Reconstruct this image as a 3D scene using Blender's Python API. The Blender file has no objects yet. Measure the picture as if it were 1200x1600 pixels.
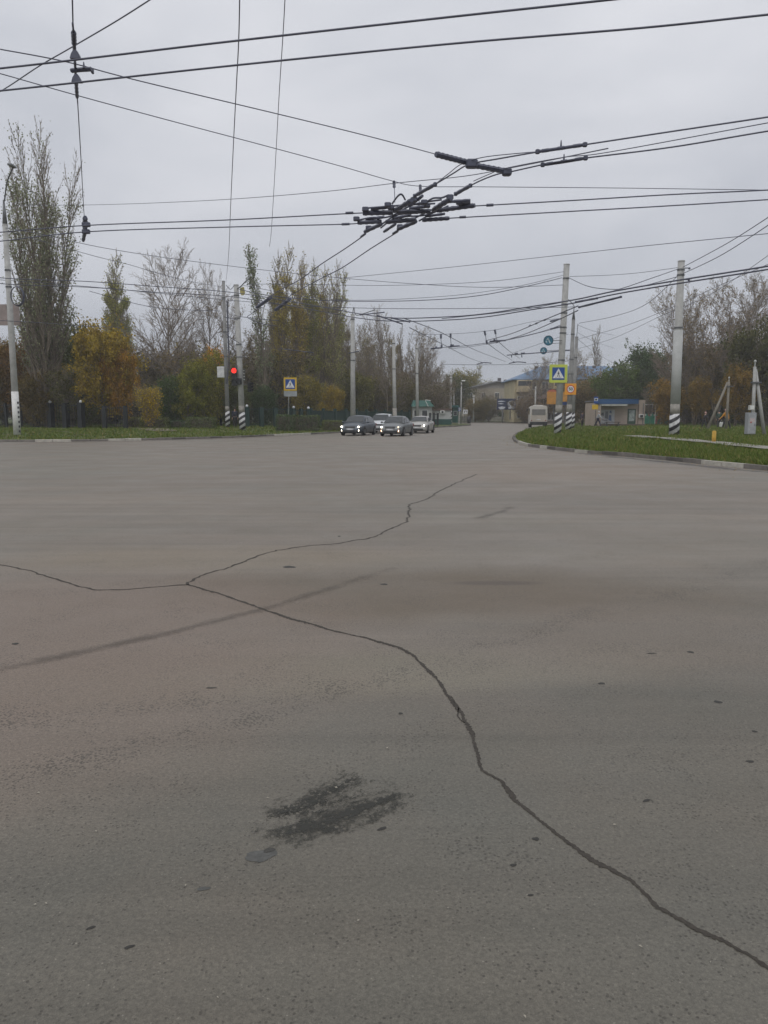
import bpy, bmesh, math, random
import numpy as np
from mathutils import Vector, Matrix
random.seed(7); RNG = np.random.default_rng(11)
SC = bpy.context.scene
R = math.radians
# ------------------------------------------------------------------ camera
CH = 1.55; TH = math.atan(152/1200.)
cam_d = bpy.data.cameras.new('camera'); cam = bpy.data.objects.new('camera', cam_d)
SC.collection.objects.link(cam); SC.camera = cam
cam.location = (0, 0, CH); cam.rotation_euler = (math.pi/2-TH, 0, 0)
cam_d.sensor_fit = 'HORIZONTAL'; cam_d.sensor_width = 36; cam_d.lens = 36
cam_d.clip_start = .05; cam_d.clip_end = 6000
SC.render.resolution_x = 768; SC.render.resolution_y = 1024
# ------------------------------------------------------------------ world: overcast sky over a nishita sky
W = bpy.data.worlds.new('World'); SC.world = W; W.use_nodes = True
nt = W.node_tree; nt.nodes.clear()
def nd(nt, t, **k):
    n = nt.nodes.new(t)
    for a, b in k.items(): setattr(n, a, b)
    return n
SUN_EL, SUN_AZ = R(48), R(200)
out = nd(nt, 'ShaderNodeOutputWorld'); bg = nd(nt, 'ShaderNodeBackground')
sky = nd(nt, 'ShaderNodeTexSky', sky_type='NISHITA', sun_disc=False, sun_elevation=SUN_EL, sun_rotation=SUN_AZ)
tc = nd(nt, 'ShaderNodeTexCoord'); mp = nd(nt, 'ShaderNodeMapping'); mp.inputs['Scale'].default_value = (1, 1, 2.6)
n1 = nd(nt, 'ShaderNodeTexNoise'); n1.inputs['Scale'].default_value = 2.1; n1.inputs['Detail'].default_value = 5; n1.inputs['Roughness'].default_value = .5; n1.inputs['Distortion'].default_value = .3
cr = nd(nt, 'ShaderNodeValToRGB')
cr.color_ramp.elements[0].position = .36; cr.color_ramp.elements[0].color = (5.9, 6.15, 6.75, 1)
cr.color_ramp.elements[1].position = .66; cr.color_ramp.elements[1].color = (7.7, 7.85, 8.35, 1)
sx = nd(nt, 'ShaderNodeSeparateXYZ'); cr2 = nd(nt, 'ShaderNodeValToRGB')
e = cr2.color_ramp.elements; e[0].position = 0.0; e[0].color = (.84, .855, .87, 1); e[1].position = .62; e[1].color = (1.22, 1.20, 1.17, 1)
k = e.new(.1); k.color = (.74, .755, .78, 1); k = e.new(.26); k.color = (.93, .93, .935, 1)
mul = nd(nt, 'ShaderNodeMix', data_type='RGBA', blend_type='MULTIPLY'); mul.inputs[0].default_value = 1
mix = nd(nt, 'ShaderNodeMix', data_type='RGBA'); mix.inputs[0].default_value = .97
L = nt.links.new
L(tc.outputs['Generated'], mp.inputs[0]); L(mp.outputs[0], n1.inputs['Vector']); L(n1.outputs['Fac'], cr.inputs[0])
L(tc.outputs['Generated'], sx.inputs[0]); L(sx.outputs['Z'], cr2.inputs[0])
L(cr.outputs[0], mul.inputs[6]); L(cr2.outputs[0], mul.inputs[7]); L(sky.outputs[0], mix.inputs[6]); L(mul.outputs[2], mix.inputs[7])
L(mix.outputs[2], bg.inputs[0]); bg.inputs[1].default_value = .1; L(bg.outputs[0], out.inputs[0])
sl = bpy.data.lights.new('sun', 'SUN'); sl.energy = .7; sl.angle = R(25); sl.color = (1, .96, .9)
so = bpy.data.objects.new('sun', sl); SC.collection.objects.link(so)
so.rotation_euler = (math.pi/2-SUN_EL, 0, math.pi-SUN_AZ)
SC.view_settings.view_transform = 'Standard'; SC.view_settings.look = 'None'; SC.view_settings.exposure = 0; SC.view_settings.gamma = 1
# ------------------------------------------------------------------ geometry of the view: turn a picture point into a place
def ray(px, py):
    u = (px-600)/1200.; v = (800-py)/1200.
    return Vector((u, math.cos(TH)+v*math.sin(TH), -math.sin(TH)+v*math.cos(TH)))
def P(px, py, z=0.):
    d = ray(px, py); t = (z-CH)/d.z; return Vector((d.x*t, d.y*t, z))
def Q(px, py, Y):
    d = ray(px, py); t = Y/d.y; return Vector((d.x*t, Y, CH+d.z*t))
# ------------------------------------------------------------------ materials
MATS = {}
def mat(name, col, rough=.8, metal=0., nscale=None, namt=.25, emit=None, estr=1., bump=0., bscale=None, spec=None, trans=0.):
    if name in MATS: return MATS[name]
    m = bpy.data.materials.new(name); m.use_nodes = True; t = m.node_tree; b = t.nodes['Principled BSDF']
    b.inputs['Roughness'].default_value = rough; b.inputs['Metallic'].default_value = metal
    if spec is not None: b.inputs['Specular IOR Level'].default_value = spec
    b.inputs['Base Color'].default_value = (*col, 1)
    if nscale is None: nscale = 3.
    c = nd(t, 'ShaderNodeTexCoord'); n = nd(t, 'ShaderNodeTexNoise'); n.inputs['Scale'].default_value = nscale; n.inputs['Detail'].default_value = 6; n.inputs['Roughness'].default_value = .65
    t.links.new(c.outputs['Object'], n.inputs['Vector'])
    r = nd(t, 'ShaderNodeMapRange'); r.inputs[1].default_value = .3; r.inputs[2].default_value = .7; r.inputs[3].default_value = 1-namt; r.inputs[4].default_value = 1+namt
    t.links.new(n.outputs['Fac'], r.inputs[0])
    x = nd(t, 'ShaderNodeMix', data_type='RGBA', blend_type='MULTIPLY'); x.inputs[0].default_value = 1; x.inputs[6].default_value = (*col, 1)
    t.links.new(r.outputs[0], x.inputs[7]); t.links.new(x.outputs[2], b.inputs['Base Color'])
    if bump:
        bn = nd(t, 'ShaderNodeBump'); bn.inputs['Strength'].default_value = bump; bn.inputs['Distance'].default_value = .02
        n2 = nd(t, 'ShaderNodeTexNoise'); n2.inputs['Scale'].default_value = bscale or nscale*8; n2.inputs['Detail'].default_value = 3
        t.links.new(c.outputs['Object'], n2.inputs['Vector']); t.links.new(n2.outputs['Fac'], bn.inputs['Height']); t.links.new(bn.outputs[0], b.inputs['Normal'])
    if emit: b.inputs['Emission Color'].default_value = (*emit, 1); b.inputs['Emission Strength'].default_value = estr
    if trans: b.inputs['Transmission Weight'].default_value = trans
    MATS[name] = m; return m
def leaf_mat():
    m = bpy.data.materials.new('autumn_leaves'); m.use_nodes = True; t = m.node_tree; b = t.nodes['Principled BSDF']
    b.inputs['Roughness'].default_value = .75; b.inputs['Specular IOR Level'].default_value = .15
    oi = nd(t, 'ShaderNodeObjectInfo'); g = nd(t, 'ShaderNodeNewGeometry'); c = nd(t, 'ShaderNodeTexCoord')
    n = nd(t, 'ShaderNodeTexNoise'); n.inputs['Scale'].default_value = .55; n.inputs['Detail'].default_value = 2
    ad = nd(t, 'ShaderNodeVectorMath', operation='ADD'); t.links.new(c.outputs['Object'], ad.inputs[0]); t.links.new(oi.outputs['Location'], ad.inputs[1]); t.links.new(ad.outputs[0], n.inputs['Vector'])
    r = nd(t, 'ShaderNodeMapRange'); r.inputs[1].default_value = 0; r.inputs[2].default_value = 1; r.inputs[3].default_value = .6; r.inputs[4].default_value = 1.7
    t.links.new(g.outputs['Random Per Island'], r.inputs[0])
    r2 = nd(t, 'ShaderNodeMapRange'); r2.inputs[1].default_value = .35; r2.inputs[2].default_value = .65; r2.inputs[3].default_value = .0; r2.inputs[4].default_value = .45
    t.links.new(n.outputs['Fac'], r2.inputs[0])
    x = nd(t, 'ShaderNodeMix', data_type='RGBA', blend_type='MULTIPLY'); x.inputs[0].default_value = 1
    hue = nd(t, 'ShaderNodeMix', data_type='RGBA'); hue.inputs[7].default_value = (.075, .085, .026, 1)
    t.links.new(r2.outputs[0], hue.inputs[0]); t.links.new(oi.outputs['Color'], hue.inputs[6])
    t.links.new(hue.outputs[2], x.inputs[6]); t.links.new(r.outputs[0], x.inputs[7]); t.links.new(x.outputs[2], b.inputs['Base Color'])
    tr = nd(t, 'ShaderNodeBsdfTranslucent'); ms = nd(t, 'ShaderNodeMixShader'); ms.inputs[0].default_value = .35; t.links.new(x.outputs[2], tr.inputs[0]); t.links.new(b.outputs[0], ms.inputs[1]); t.links.new(tr.outputs[0], ms.inputs[2]); t.links.new(ms.outputs[0], t.nodes['Material Output'].inputs[0])
    MATS['leaf'] = m; return m
LEAF = leaf_mat()
BARK = mat('bark', (.17, .14, .11), .9, nscale=2.5, namt=.4)
TWIG = mat('twig_bark', (.26, .215, .17), .9, nscale=1.5, namt=.35)
CONC = mat('concrete', (.40, .40, .385), .85, nscale=3., namt=.2, bump=.2)
CONCD = mat('concrete_darker', (.25, .25, .245), .85, nscale=1.6, namt=.3, bump=.2)
WIRE = mat('wire', (.095, .10, .135), .5, .3)
INS = mat('insulator', (.075, .082, .12), .45, nscale=6)
STEEL = mat('dull_steel', (.16, .165, .17), .5, .6)
WHITEP = mat('white_paint', (.72, .72, .70), .6, nscale=5, namt=.15)
BLACKP = mat('black_paint', (.025, .025, .028), .55)
def stripes():
    m = bpy.data.materials.new('striped_paint'); m.use_nodes = True; t = m.node_tree; b = t.nodes['Principled BSDF']; b.inputs['Roughness'].default_value = .65
    c = nd(t, 'ShaderNodeTexCoord'); s = nd(t, 'ShaderNodeSeparateXYZ'); t.links.new(c.outputs['Object'], s.inputs[0])
    n = nd(t, 'ShaderNodeTexNoise'); n.inputs['Scale'].default_value = 6; n.inputs['Detail'].default_value = 4; t.links.new(c.outputs['Object'], n.inputs['Vector'])
    a = nd(t, 'ShaderNodeMath', operation='MULTIPLY_ADD'); a.inputs[1].default_value = -.65; t.links.new(s.outputs[0], a.inputs[0]); t.links.new(s.outputs[2], a.inputs[2])
    a2 = nd(t, 'ShaderNodeMath', operation='MULTIPLY_ADD'); a2.inputs[1].default_value = .05; t.links.new(n.outputs['Fac'], a2.inputs[0]); t.links.new(a.outputs[0], a2.inputs[2])
    d = nd(t, 'ShaderNodeMath', operation='DIVIDE'); d.inputs[1].default_value = .47; t.links.new(a2.outputs[0], d.inputs[0])
    f = nd(t, 'ShaderNodeMath', operation='FRACT'); t.links.new(d.outputs[0], f.inputs[0])
    g = nd(t, 'ShaderNodeMath', operation='GREATER_THAN'); g.inputs[1].default_value = .5; t.links.new(f.outputs[0], g.inputs[0])
    r = nd(t, 'ShaderNodeMapRange'); r.inputs[1].default_value = .35; r.inputs[2].default_value = .65; r.inputs[3].default_value = .45; r.inputs[4].default_value = .72; t.links.new(n.outputs['Fac'], r.inputs[0])
    x = nd(t, 'ShaderNodeMix', data_type='RGBA'); x.inputs[6].default_value = (.022, .022, .026, 1); t.links.new(g.outputs[0], x.inputs[0]); t.links.new(r.outputs[0], x.inputs[7])
    t.links.new(x.outputs[2], b.inputs['Base Color']); return m
STRIPE = stripes()
# ------------------------------------------------------------------ object helpers
def link(o): SC.collection.objects.link(o); return o
def tag(o, label=None, cat=None, group=None, kind=None):
    if label: o['label'] = label
    if cat: o['category'] = cat
    if group: o['group'] = group
    if kind: o['kind'] = kind
    return o
def thing(name, loc, label, cat, group=None, rz=0.):
    o = link(bpy.data.objects.new(name, None)); o.location = loc; o.rotation_euler.z = rz; o.empty_display_size = .3
    return tag(o, label, cat, group)
def npmesh(name, V, F4=None, F3=None, mats=(), mi=None, smooth=False):
    me = bpy.data.meshes.new(name)
    loops = []; ls = []; lt = []; off = 0
    for F, k in ((F4, 4), (F3, 3)):
        if F is not None and len(F):
            F = np.asarray(F, np.int32); loops.append(F.ravel()); ls.append(np.arange(len(F))*k+off); lt.append(np.full(len(F), k)); off += F.size
    loops = np.concatenate(loops); ls = np.concatenate(ls); lt = np.concatenate(lt)
    me.vertices.add(len(V)); me.vertices.foreach_set('co', np.asarray(V, np.float32).ravel())
    me.loops.add(len(loops)); me.loops.foreach_set('vertex_index', loops.astype(np.int32))
    me.polygons.add(len(ls)); me.polygons.foreach_set('loop_start', ls.astype(np.int32)); me.polygons.foreach_set('loop_total', lt.astype(np.int32))
    if mi is not None: me.polygons.foreach_set('material_index', np.asarray(mi, np.int32))
    if smooth: me.polygons.foreach_set('use_smooth', np.ones(len(ls), bool))
    for m in mats: me.materials.append(m)
    me.update(calc_edges=True); me.validate(); return me
def ob(name, me, parent=None, loc=None):
    o = link(bpy.data.objects.new(name, me))
    if parent is not None: o.parent = parent
    if loc is not None: o.location = loc
    return o
class MB:
    """collects shapes; build() links them as ONE mesh object"""
    def __init__(s): s.v = []; s.f = []; s.m = []; s.cur = 0; s.sm = []; s.smooth = False
    def add(s, vs, fs):
        n = len(s.v); s.v += [tuple(v) for v in vs]
        for f in fs: s.f.append(tuple(i+n for i in f)); s.m.append(s.cur); s.sm.append(s.smooth)
        return s
    def box(s, c, d, rz=0., rx=0., ry=0.):
        M = Matrix.Translation(c) @ Matrix.Rotation(rz, 4, 'Z') @ Matrix.Rotation(ry, 4, 'Y') @ Matrix.Rotation(rx, 4, 'X')
        vs = [M @ Vector((x*d[0]/2, y*d[1]/2, z*d[2]/2)) for x in (-1, 1) for y in (-1, 1) for z in (-1, 1)]
        return s.add(vs, [(0, 1, 3, 2), (4, 6, 7, 5), (0, 4, 5, 1), (2, 3, 7, 6), (0, 2, 6, 4), (1, 5, 7, 3)])
    def bbox(s, c, d, b=.02):   # bevelled box
        x, y, z = d[0]/2, d[1]/2, d[2]/2; vs = []; fs = []
        for zz, ins in ((-z, b), (-z+b, 0), (z-b, 0), (z, b)):
            X, Y = x-ins, y-ins
            for p in ((-X+b, -Y), (X-b, -Y), (X, -Y+b), (X, Y-b), (X-b, Y), (-X+b, Y), (-X, Y-b), (-X, -Y+b)): vs.append((c[0]+p[0], c[1]+p[1], c[2]+zz))
        for k in range(3):
            for i in range(8): fs.append((k*8+i, k*8+(i+1) % 8, k*8+8+(i+1) % 8, k*8+8+i))
        fs.append(tuple(range(7, -1, -1))); fs.append(tuple(range(24, 32))); return s.add(vs, fs)
    def tube(s, pts, r, n=6, cap=True, flat=1.):
        pts = [Vector(p) for p in pts]; rs = r if isinstance(r, (list, tuple)) else [r]*len(pts)
        vs = []; fs = []
        for i, p in enumerate(pts):
            a = pts[max(i-1, 0)]; b = pts[min(i+1, len(pts)-1)]; d = (b-a)
            if d.length < 1e-9: d = Vector((0, 0, 1))
            d.normalize(); up = Vector((0, 0, 1)) if abs(d.z) < .95 else Vector((0, 1, 0))
            x = d.cross(up).normalized(); y = x.cross(d).normalized()
            for k in range(n):
                t = 2*math.pi*k/n; vs.append(p+x*math.cos(t)*rs[i]+y*math.sin(t)*rs[i]*flat)
        for i in range(len(pts)-1):
            for k in range(n): fs.append((i*n+k, i*n+(k+1) % n, (i+1)*n+(k+1) % n, (i+1)*n+k))
        if cap: fs.append(tuple(range(n-1, -1, -1))); fs.append(tuple(range((len(pts)-1)*n, len(pts)*n)))
        return s.add(vs, fs)
    def cyl(s, p0, p1, r0, r1=None, n=16): return s.tube([p0, p1], [r0, r0 if r1 is None else r1], n)
    def poly(s, pts, th=None, ax=(0, 1, 0)):
        n = len(pts)
        if th is None: return s.add(pts, [tuple(range(n))])
        a = Vector(ax)*th; vs = [Vector(p) for p in pts]+[Vector(p)+a for p in pts]
        return s.add(vs, [tuple(range(n)), tuple(range(2*n-1, n-1, -1))]+[(i, n+i, n+(i+1) % n, (i+1) % n) for i in range(n)])
    def disc(s, c, r, th, n=24, ax='y'):
        pts = [(c[0]+r*math.cos(2*math.pi*i/n), c[1], c[2]+r*math.sin(2*math.pi*i/n)) for i in range(n)]
        return s.poly(pts, th)
    def ball(s, c, r, n=10, m=6, sc=(1, 1, 1)):
        vs = [(c[0], c[1], c[2]-r*sc[2])]; fs = []
        for j in range(1, m):
            a = math.pi*j/m
            for i in range(n): b = 2*math.pi*i/n; vs.append((c[0]+r*sc[0]*math.sin(a)*math.cos(b), c[1]+r*sc[1]*math.sin(a)*math.sin(b), c[2]-r*sc[2]*math.cos(a)))
        vs.append((c[0], c[1], c[2]+r*sc[2])); T = len(vs)-1
        for i in range(n):
            fs.append((0, 1+(i+1) % n, 1+i)); fs.append((T, T-n+i, T-n+(i+1) % n))
            for j in range(m-2): fs.append((1+j*n+i, 1+j*n+(i+1) % n, 1+(j+1)*n+(i+1) % n, 1+(j+1)*n+i))
        return s.add(vs, fs)
    def build(s, name, mats, parent=None, loc=None, bevel=0.):
        me = bpy.data.meshes.new(name); me.from_pydata(s.v, [], s.f)
        for m in (mats if isinstance(mats, (list, tuple)) else [mats]): me.materials.append(m)
        me.polygons.foreach_set('material_index', s.m); me.polygons.foreach_set('use_smooth', s.sm)
        bm = bmesh.new(); bm.from_mesh(me); bmesh.ops.recalc_face_normals(bm, faces=bm.faces); bm.to_mesh(me); bm.free()
        o = ob(name, me, parent, loc)
        if bevel:
            b = o.modifiers.new('bevel', 'BEVEL'); b.width = bevel; b.segments = 2; b.limit_method = 'ANGLE'
        return o
def resample(pts, n):
    A = np.array([list(p)[:2] for p in pts], float); d = np.r_[0, np.cumsum(np.hypot(*np.diff(A, axis=0).T))]
    t = np.linspace(0, d[-1], n); return np.c_[np.interp(t, d, A[:, 0]), np.interp(t, d, A[:, 1])]
def catmull(pts, k=8):
    pts = [Vector(p) for p in pts]
    if len(pts) < 3:
        return [pts[0].lerp(pts[1], i/k) for i in range(k+1)]
    o = []
    for i in range(len(pts)-1):
        p0 = pts[max(i-1, 0)]; p1 = pts[i]; p2 = pts[i+1]; p3 = pts[min(i+2, len(pts)-1)]
        for j in range(k):
            t = j/k; o.append(.5*((2*p1)+(p2-p0)*t+(2*p0-5*p1+4*p2-p3)*t*t+(3*p1-p0-3*p2+p3)*t**3))
    o.append(pts[-1]); return o
def vnoise(x, y, s=1., seed=0):   # cheap smooth value noise, arrays
    x = np.asarray(x)*s+seed*17.3; y = np.asarray(y)*s-seed*9.1
    return (np.sin(x*1.7+np.sin(y*1.3)*1.9)+np.sin(y*2.1+np.sin(x*.9)*2.2)+np.sin((x+y)*1.1+3*np.sin(x*.37)))/3
# ------------------------------------------------------------------ lawns: height rises gently behind the kerb
KL = [(-200, 691), (0, 690.5), (120, 690), (250, 687.5), (350, 684.5), (420, 681.5), (480, 679), (533, 676.5), (600, 672.5), (680, 668.3), (720, 666), (735, 664.5), (728, 662.8), (705, 661.8)]
KR = [(960, 659.5), (900, 661.5), (860, 665.5), (830, 671), (812, 677), (804, 683), (805, 689), (812, 693), (830, 698), (900, 706.5), (1000, 715), (1100, 725), (1180, 733), (1300, 745), (1500, 766)]
KLW = [P(*p).xy for p in KL]; KRW = [P(*p).xy for p in KR]
KLW = [Vector((-75, P(-200, 691).y+2)), Vector((-45, P(-200, 691).y+1))]+KLW
KLs = np.array(catmull([(p.x, p.y, 0) for p in KLW], 6))[:, :2]; KRs = np.array(catmull([(p.x, p.y, 0) for p in KRW], 6))[:, :2]
def pdist(A, x, y):
    x = np.atleast_1d(np.asarray(x, float)); y = np.atleast_1d(np.asarray(y, float)); best = np.full(x.shape, 1e9)
    for i in range(len(A)-1):
        a = A[i]; d = A[i+1]-a; L2 = d@d
        if L2 < 1e-9: continue
        t = np.clip(((x-a[0])*d[0]+(y-a[1])*d[1])/L2, 0, 1); best = np.minimum(best, np.hypot(x-a[0]-t*d[0], y-a[1]-t*d[1]))
    return best
def lawn_h(x, y, side):
    A, H = (KLs, .42) if side == 'L' else (KRs, .30)
    d = pdist(A, x, y); t = np.clip(d/11., 0, 1); t = t*t*(3-2*t)
    return .12+(H-.12)*t+.015*vnoise(x, y, .9, 3)*np.clip(d/2, 0, 1)
def G(px, py, side):   # the lawn point seen at a picture point
    d = ray(px, py); z = .3
    for _ in range(12):
        t = (z-CH)/d.z; z = .5*z+.5*float(lawn_h(d.x*t, d.y*t, side)[0])
    t = (z-CH)/d.z; return Vector((d.x*t, d.y*t, z))
def GY(px, Y, side):
    x = (px-600)/1200.*Y*1.0; x = Q(px, 648, Y).x
    return Vector((x, Y, float(lawn_h(x, Y, side)[0]) if side in ('L', 'R') else .05))
# ------------------------------------------------------------------ asphalt
def asphalt():
    m = bpy.data.materials.new('asphalt'); m.use_nodes = True; t = m.node_tree; b = t.nodes['Principled BSDF']; K = t.links.new
    b.inputs['Specular IOR Level'].default_value = .5
    c = nd(t, 'ShaderNodeTexCoord'); O = c.outputs['Object']
    def noise(scale, det=4, rough=.55, vec=None, dist=0):
        n = nd(t, 'ShaderNodeTexNoise'); n.inputs['Scale'].default_value = scale; n.inputs['Detail'].default_value = det; n.inputs['Roughness'].default_value = rough; n.inputs['Distortion'].default_value = dist
        K(vec or O, n.inputs['Vector']); return n.outputs['Fac']
    def mapr(v, a, b_, c_, d_):
        r = nd(t, 'ShaderNodeMapRange'); K(v, r.inputs[0])
        for i, q in enumerate((a, b_, c_, d_)): r.inputs[i+1].default_value = q
        return r.outputs[0]
    def math_(op, a, b_=None, c_=None):
        n = nd(t, 'ShaderNodeMath', operation=op)
        for i, q in enumerate((a, b_, c_)):
            if q is None: continue
            if isinstance(q, (int, float)): n.inputs[i].default_value = q
            else: K(q, n.inputs[i])
        return n.outputs[0]
    def mixc(f, a, b_, bt='MIX'):
        n = nd(t, 'ShaderNodeMix', data_type='RGBA', blend_type=bt)
        for i, q in ((0, f), (6, a), (7, b_)):
            if isinstance(q, (int, float)): n.inputs[i].default_value = q
            elif isinstance(q, tuple): n.inputs[i].default_value = (*q, 1)
            else: K(q, n.inputs[i])
        return n.outputs[2]
    def mapping(rot, sc):
        n = nd(t, 'ShaderNodeMapping'); n.inputs['Rotation'].default_value = (0, 0, rot); n.inputs['Scale'].default_value = sc; K(O, n.inputs[0]); return n.outputs[0]
    near_dark = mixc(mapr(noise(.5, 4, .6), .35, .65, 0, 1), (.128, .119, .103), (.112, .113, .102))
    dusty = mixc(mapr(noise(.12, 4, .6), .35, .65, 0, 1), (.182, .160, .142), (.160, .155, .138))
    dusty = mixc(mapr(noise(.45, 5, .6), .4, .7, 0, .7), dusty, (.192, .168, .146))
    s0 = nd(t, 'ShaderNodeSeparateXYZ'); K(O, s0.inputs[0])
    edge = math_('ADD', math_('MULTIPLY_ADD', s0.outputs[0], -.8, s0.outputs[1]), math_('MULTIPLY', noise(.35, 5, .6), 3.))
    base = mixc(mapr(edge, 4.6, 7.0, 0, 1), near_dark, dusty)  # foreground light fall-off painted into the near albedo; dust tone further out
    # tyre-worn streaks along the cross street
    st = noise(1., 5, .55, mapping(R(-4), (.06, 1.0, 1)), .6)
    base = mixc(1., base, mapr(st, .3, .7, .9, 1.1), 'MULTIPLY')
    st2 = noise(1., 4, .6, mapping(R(-20), (.12, 2.6, 1)), .8)
    base = mixc(1., base, mapr(st2, .3, .7, .88, 1.11), 'MULTIPLY')
    # spilled brown dust between the wheel paths
    s = nd(t, 'ShaderNodeSeparateXYZ'); K(O, s.inputs[0]); X, Y = s.outputs[0], s.outputs[1]
    wob = noise(.5, 4, .6)
    def ell(cx, cy, ax, ay, rot):
        dx = math_('SUBTRACT', X, cx); dy = math_('SUBTRACT', Y, cy); ca, sa = math.cos(rot), math.sin(rot)
        u = math_('ADD', math_('MULTIPLY', dx, ca/ax), math_('MULTIPLY', dy, sa/ax)); v = math_('ADD', math_('MULTIPLY', dx, -sa/ay), math_('MULTIPLY', dy, ca/ay))
        d = math_('SQRT', math_('ADD', math_('MULTIPLY', u, u), math_('MULTIPLY', v, v)))
        return mapr(math_('ADD', d, math_('MULTIPLY', wob, .9)), 1.05, 1.65, 1, 0)
    a = P(610, 925); base = mixc(math_('MULTIPLY', ell(a.x, a.y, 3.0, 1.05, R(3)), .8), base, (.118, .096, .070))
    a = P(900, 940); base = mixc(math_('MULTIPLY', ell(a.x, a.y, 2.6, .55, R(0)), .6), base, (.122, .099, .074))
    a = P(320, 872); base = mixc(math_('MULTIPLY', ell(a.x, a.y, 2.2, .8, R(0)), .5), base, (.20, .172, .132))
    a = P(520, 1052); base = mixc(math_('MULTIPLY', ell(a.x, a.y, 2.6, .42, R(8)), .7), base, (.178, .168, .138))
    a = P(-60, 1000); base = mixc(math_('MULTIPLY', ell(a.x, a.y, 2.6, 2.4, R(0)), .8), base, (.180, .146, .126))
    a = P(1150, 1000); base = mixc(math_('MULTIPLY', ell(a.x, a.y, 2.4, .9, R(0)), .6), base, (.168, .144, .124))
    a = P(775, 911); base = mixc(math_('MULTIPLY', ell(a.x, a.y, .42, .10, R(0)), .8), base, (.085, .07, .06))
    a = P(850, 735); base = mixc(math_('MULTIPLY', ell(a.x, a.y, 4.5, 4.5, R(30)), .45), base, (.225, .18, .145))
    # aggregate: dark stones showing through, more in worn bands
    def vor(scale, rnd=1.):
        n = nd(t, 'ShaderNodeTexVoronoi'); n.inputs['Scale'].default_value = scale; n.inputs['Randomness'].default_value = rnd; K(O, n.inputs['Vector']); return n
    def band(p, q, wd):
        A, B = P(*p), P(*q); d = (B-A).normalized(); nx, ny = -d.y, d.x; off = -(A.x*nx+A.y*ny)
        v = math_('ADD', math_('ADD', math_('MULTIPLY', X, nx), math_('MULTIPLY', Y, ny)), off)
        v = math_('ADD', v, math_('MULTIPLY', math_('SUBTRACT', wob, .5), .5))
        return mapr(math_('ABSOLUTE', v), wd*.3, wd, 1, 0)
    wornband = math_('MAXIMUM', band((180, 1180), (640, 1045), .2), math_('MULTIPLY', band((640, 1055), (1000, 1010), .2), .7))
    patch = mapr(noise(2.2, 4, .65), .42, .66, 0, 1)
    v1 = vor(62.); thr = math_('MULTIPLY_ADD', patch, .18, .17)
    thr = math_('MULTIPLY_ADD', wornband, .10, thr)
    sp = mapr(math_('SUBTRACT', v1.outputs['Distance'], thr), -.05, .06, 1, 0)
    rgb = nd(t, 'ShaderNodeSeparateColor'); K(v1.outputs['Color'], rgb.inputs[0])
    keep = mapr(math_('SUBTRACT', rgb.outputs[0], math_('ADD', math_('MULTIPLY', patch, .5), math_('MULTIPLY', wornband, .45))), .2, .26, 1, 0)
    sp = math_('MULTIPLY', sp, keep)
    base = mixc(math_('MULTIPLY', sp, .7), base, (.05, .046, .04))
    v2 = vor(120.); rg2 = nd(t, 'ShaderNodeSeparateColor'); K(v2.outputs['Color'], rg2.inputs[0])
    base = mixc(1., base, mapr(rg2.outputs[0], 0, 1, .86, 1.14), 'MULTIPLY')
    pale = math_('MULTIPLY', mapr(rg2.outputs[1], .965, .985, 0, 1), mapr(v2.outputs['Distance'], .2, .4, 1, 0))
    base = mixc(math_('MULTIPLY', pale, .45), base, (.32, .31, .29))
    fine = noise(260, 3, .7); base = mixc(1., base, mapr(fine, .3, .7, .72, 1.28), 'MULTIPLY')
    base = mixc(1., base, (1.04, .985, .89), 'MULTIPLY'); base = mixc(1., base, mapr(noise(75, 3, .7), .3, .7, .78, 1.2), 'MULTIPLY')
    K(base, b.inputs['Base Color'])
    K(mapr(noise(.8, 4), .3, .7, .5, .66), b.inputs['Roughness'])
    bp = nd(t, 'ShaderNodeBump'); bp.inputs['Strength'].default_value = .5; bp.inputs['Distance'].default_value = .004
    h = math_('ADD', math_('MULTIPLY', fine, .5), math_('SUBTRACT', math_('MULTIPLY', v2.outputs['Distance'], .6), math_('MULTIPLY', sp, .8))); K(h, bp.inputs['Height']); K(bp.outputs[0], b.inputs['Normal'])
    return m
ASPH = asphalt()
def sheet(name, x0, x1, y0, y1, z, m, nx=1, ny=1):
    xs = np.linspace(x0, x1, nx+1); ys = np.linspace(y0, y1, ny+1); X, Y = np.meshgrid(xs, ys); V = np.c_[X.ravel(), Y.ravel(), np.full(X.size, z)]
    i = np.arange(ny)[:, None]*(nx+1)+np.arange(nx)[None, :]; i = i.ravel(); F = np.c_[i, i+1, i+nx+2, i+nx+1]
    return tag(ob(name, npmesh(name, V, F, mats=[m])), kind='structure')
sheet('ground', -2500, 2500, -400, 4000, -.06, mat('far_ground', (.11, .115, .06), 1, nscale=.05, namt=.3), 2, 2)
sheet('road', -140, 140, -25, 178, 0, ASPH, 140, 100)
def lawnmat():
    m = mat('lawn_soil', (.088, .112, .030), .95, nscale=.5, namt=.35, bump=.5, bscale=6.)
    t = m.node_tree; b = t.nodes['Principled BSDF']; src = b.inputs['Base Color'].links[0].from_socket
    c = nd(t, 'ShaderNodeTexCoord'); n = nd(t, 'ShaderNodeTexNoise'); n.inputs['Scale'].default_value = .35; n.inputs['Detail'].default_value = 5; t.links.new(c.outputs['Object'], n.inputs['Vector'])
    r = nd(t, 'ShaderNodeMapRange'); r.inputs[1].default_value = .52; r.inputs[2].default_value = .7; r.inputs[4].default_value = .7; t.links.new(n.outputs['Fac'], r.inputs[0])
    x = nd(t, 'ShaderNodeMix', data_type='RGBA'); t.links.new(r.outputs[0], x.inputs[0]); t.links.new(src, x.inputs[6]); x.inputs[7].default_value = (.115, .095, .055, 1); t.links.new(x.outputs[2], b.inputs['Base Color'])
    return m
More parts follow.
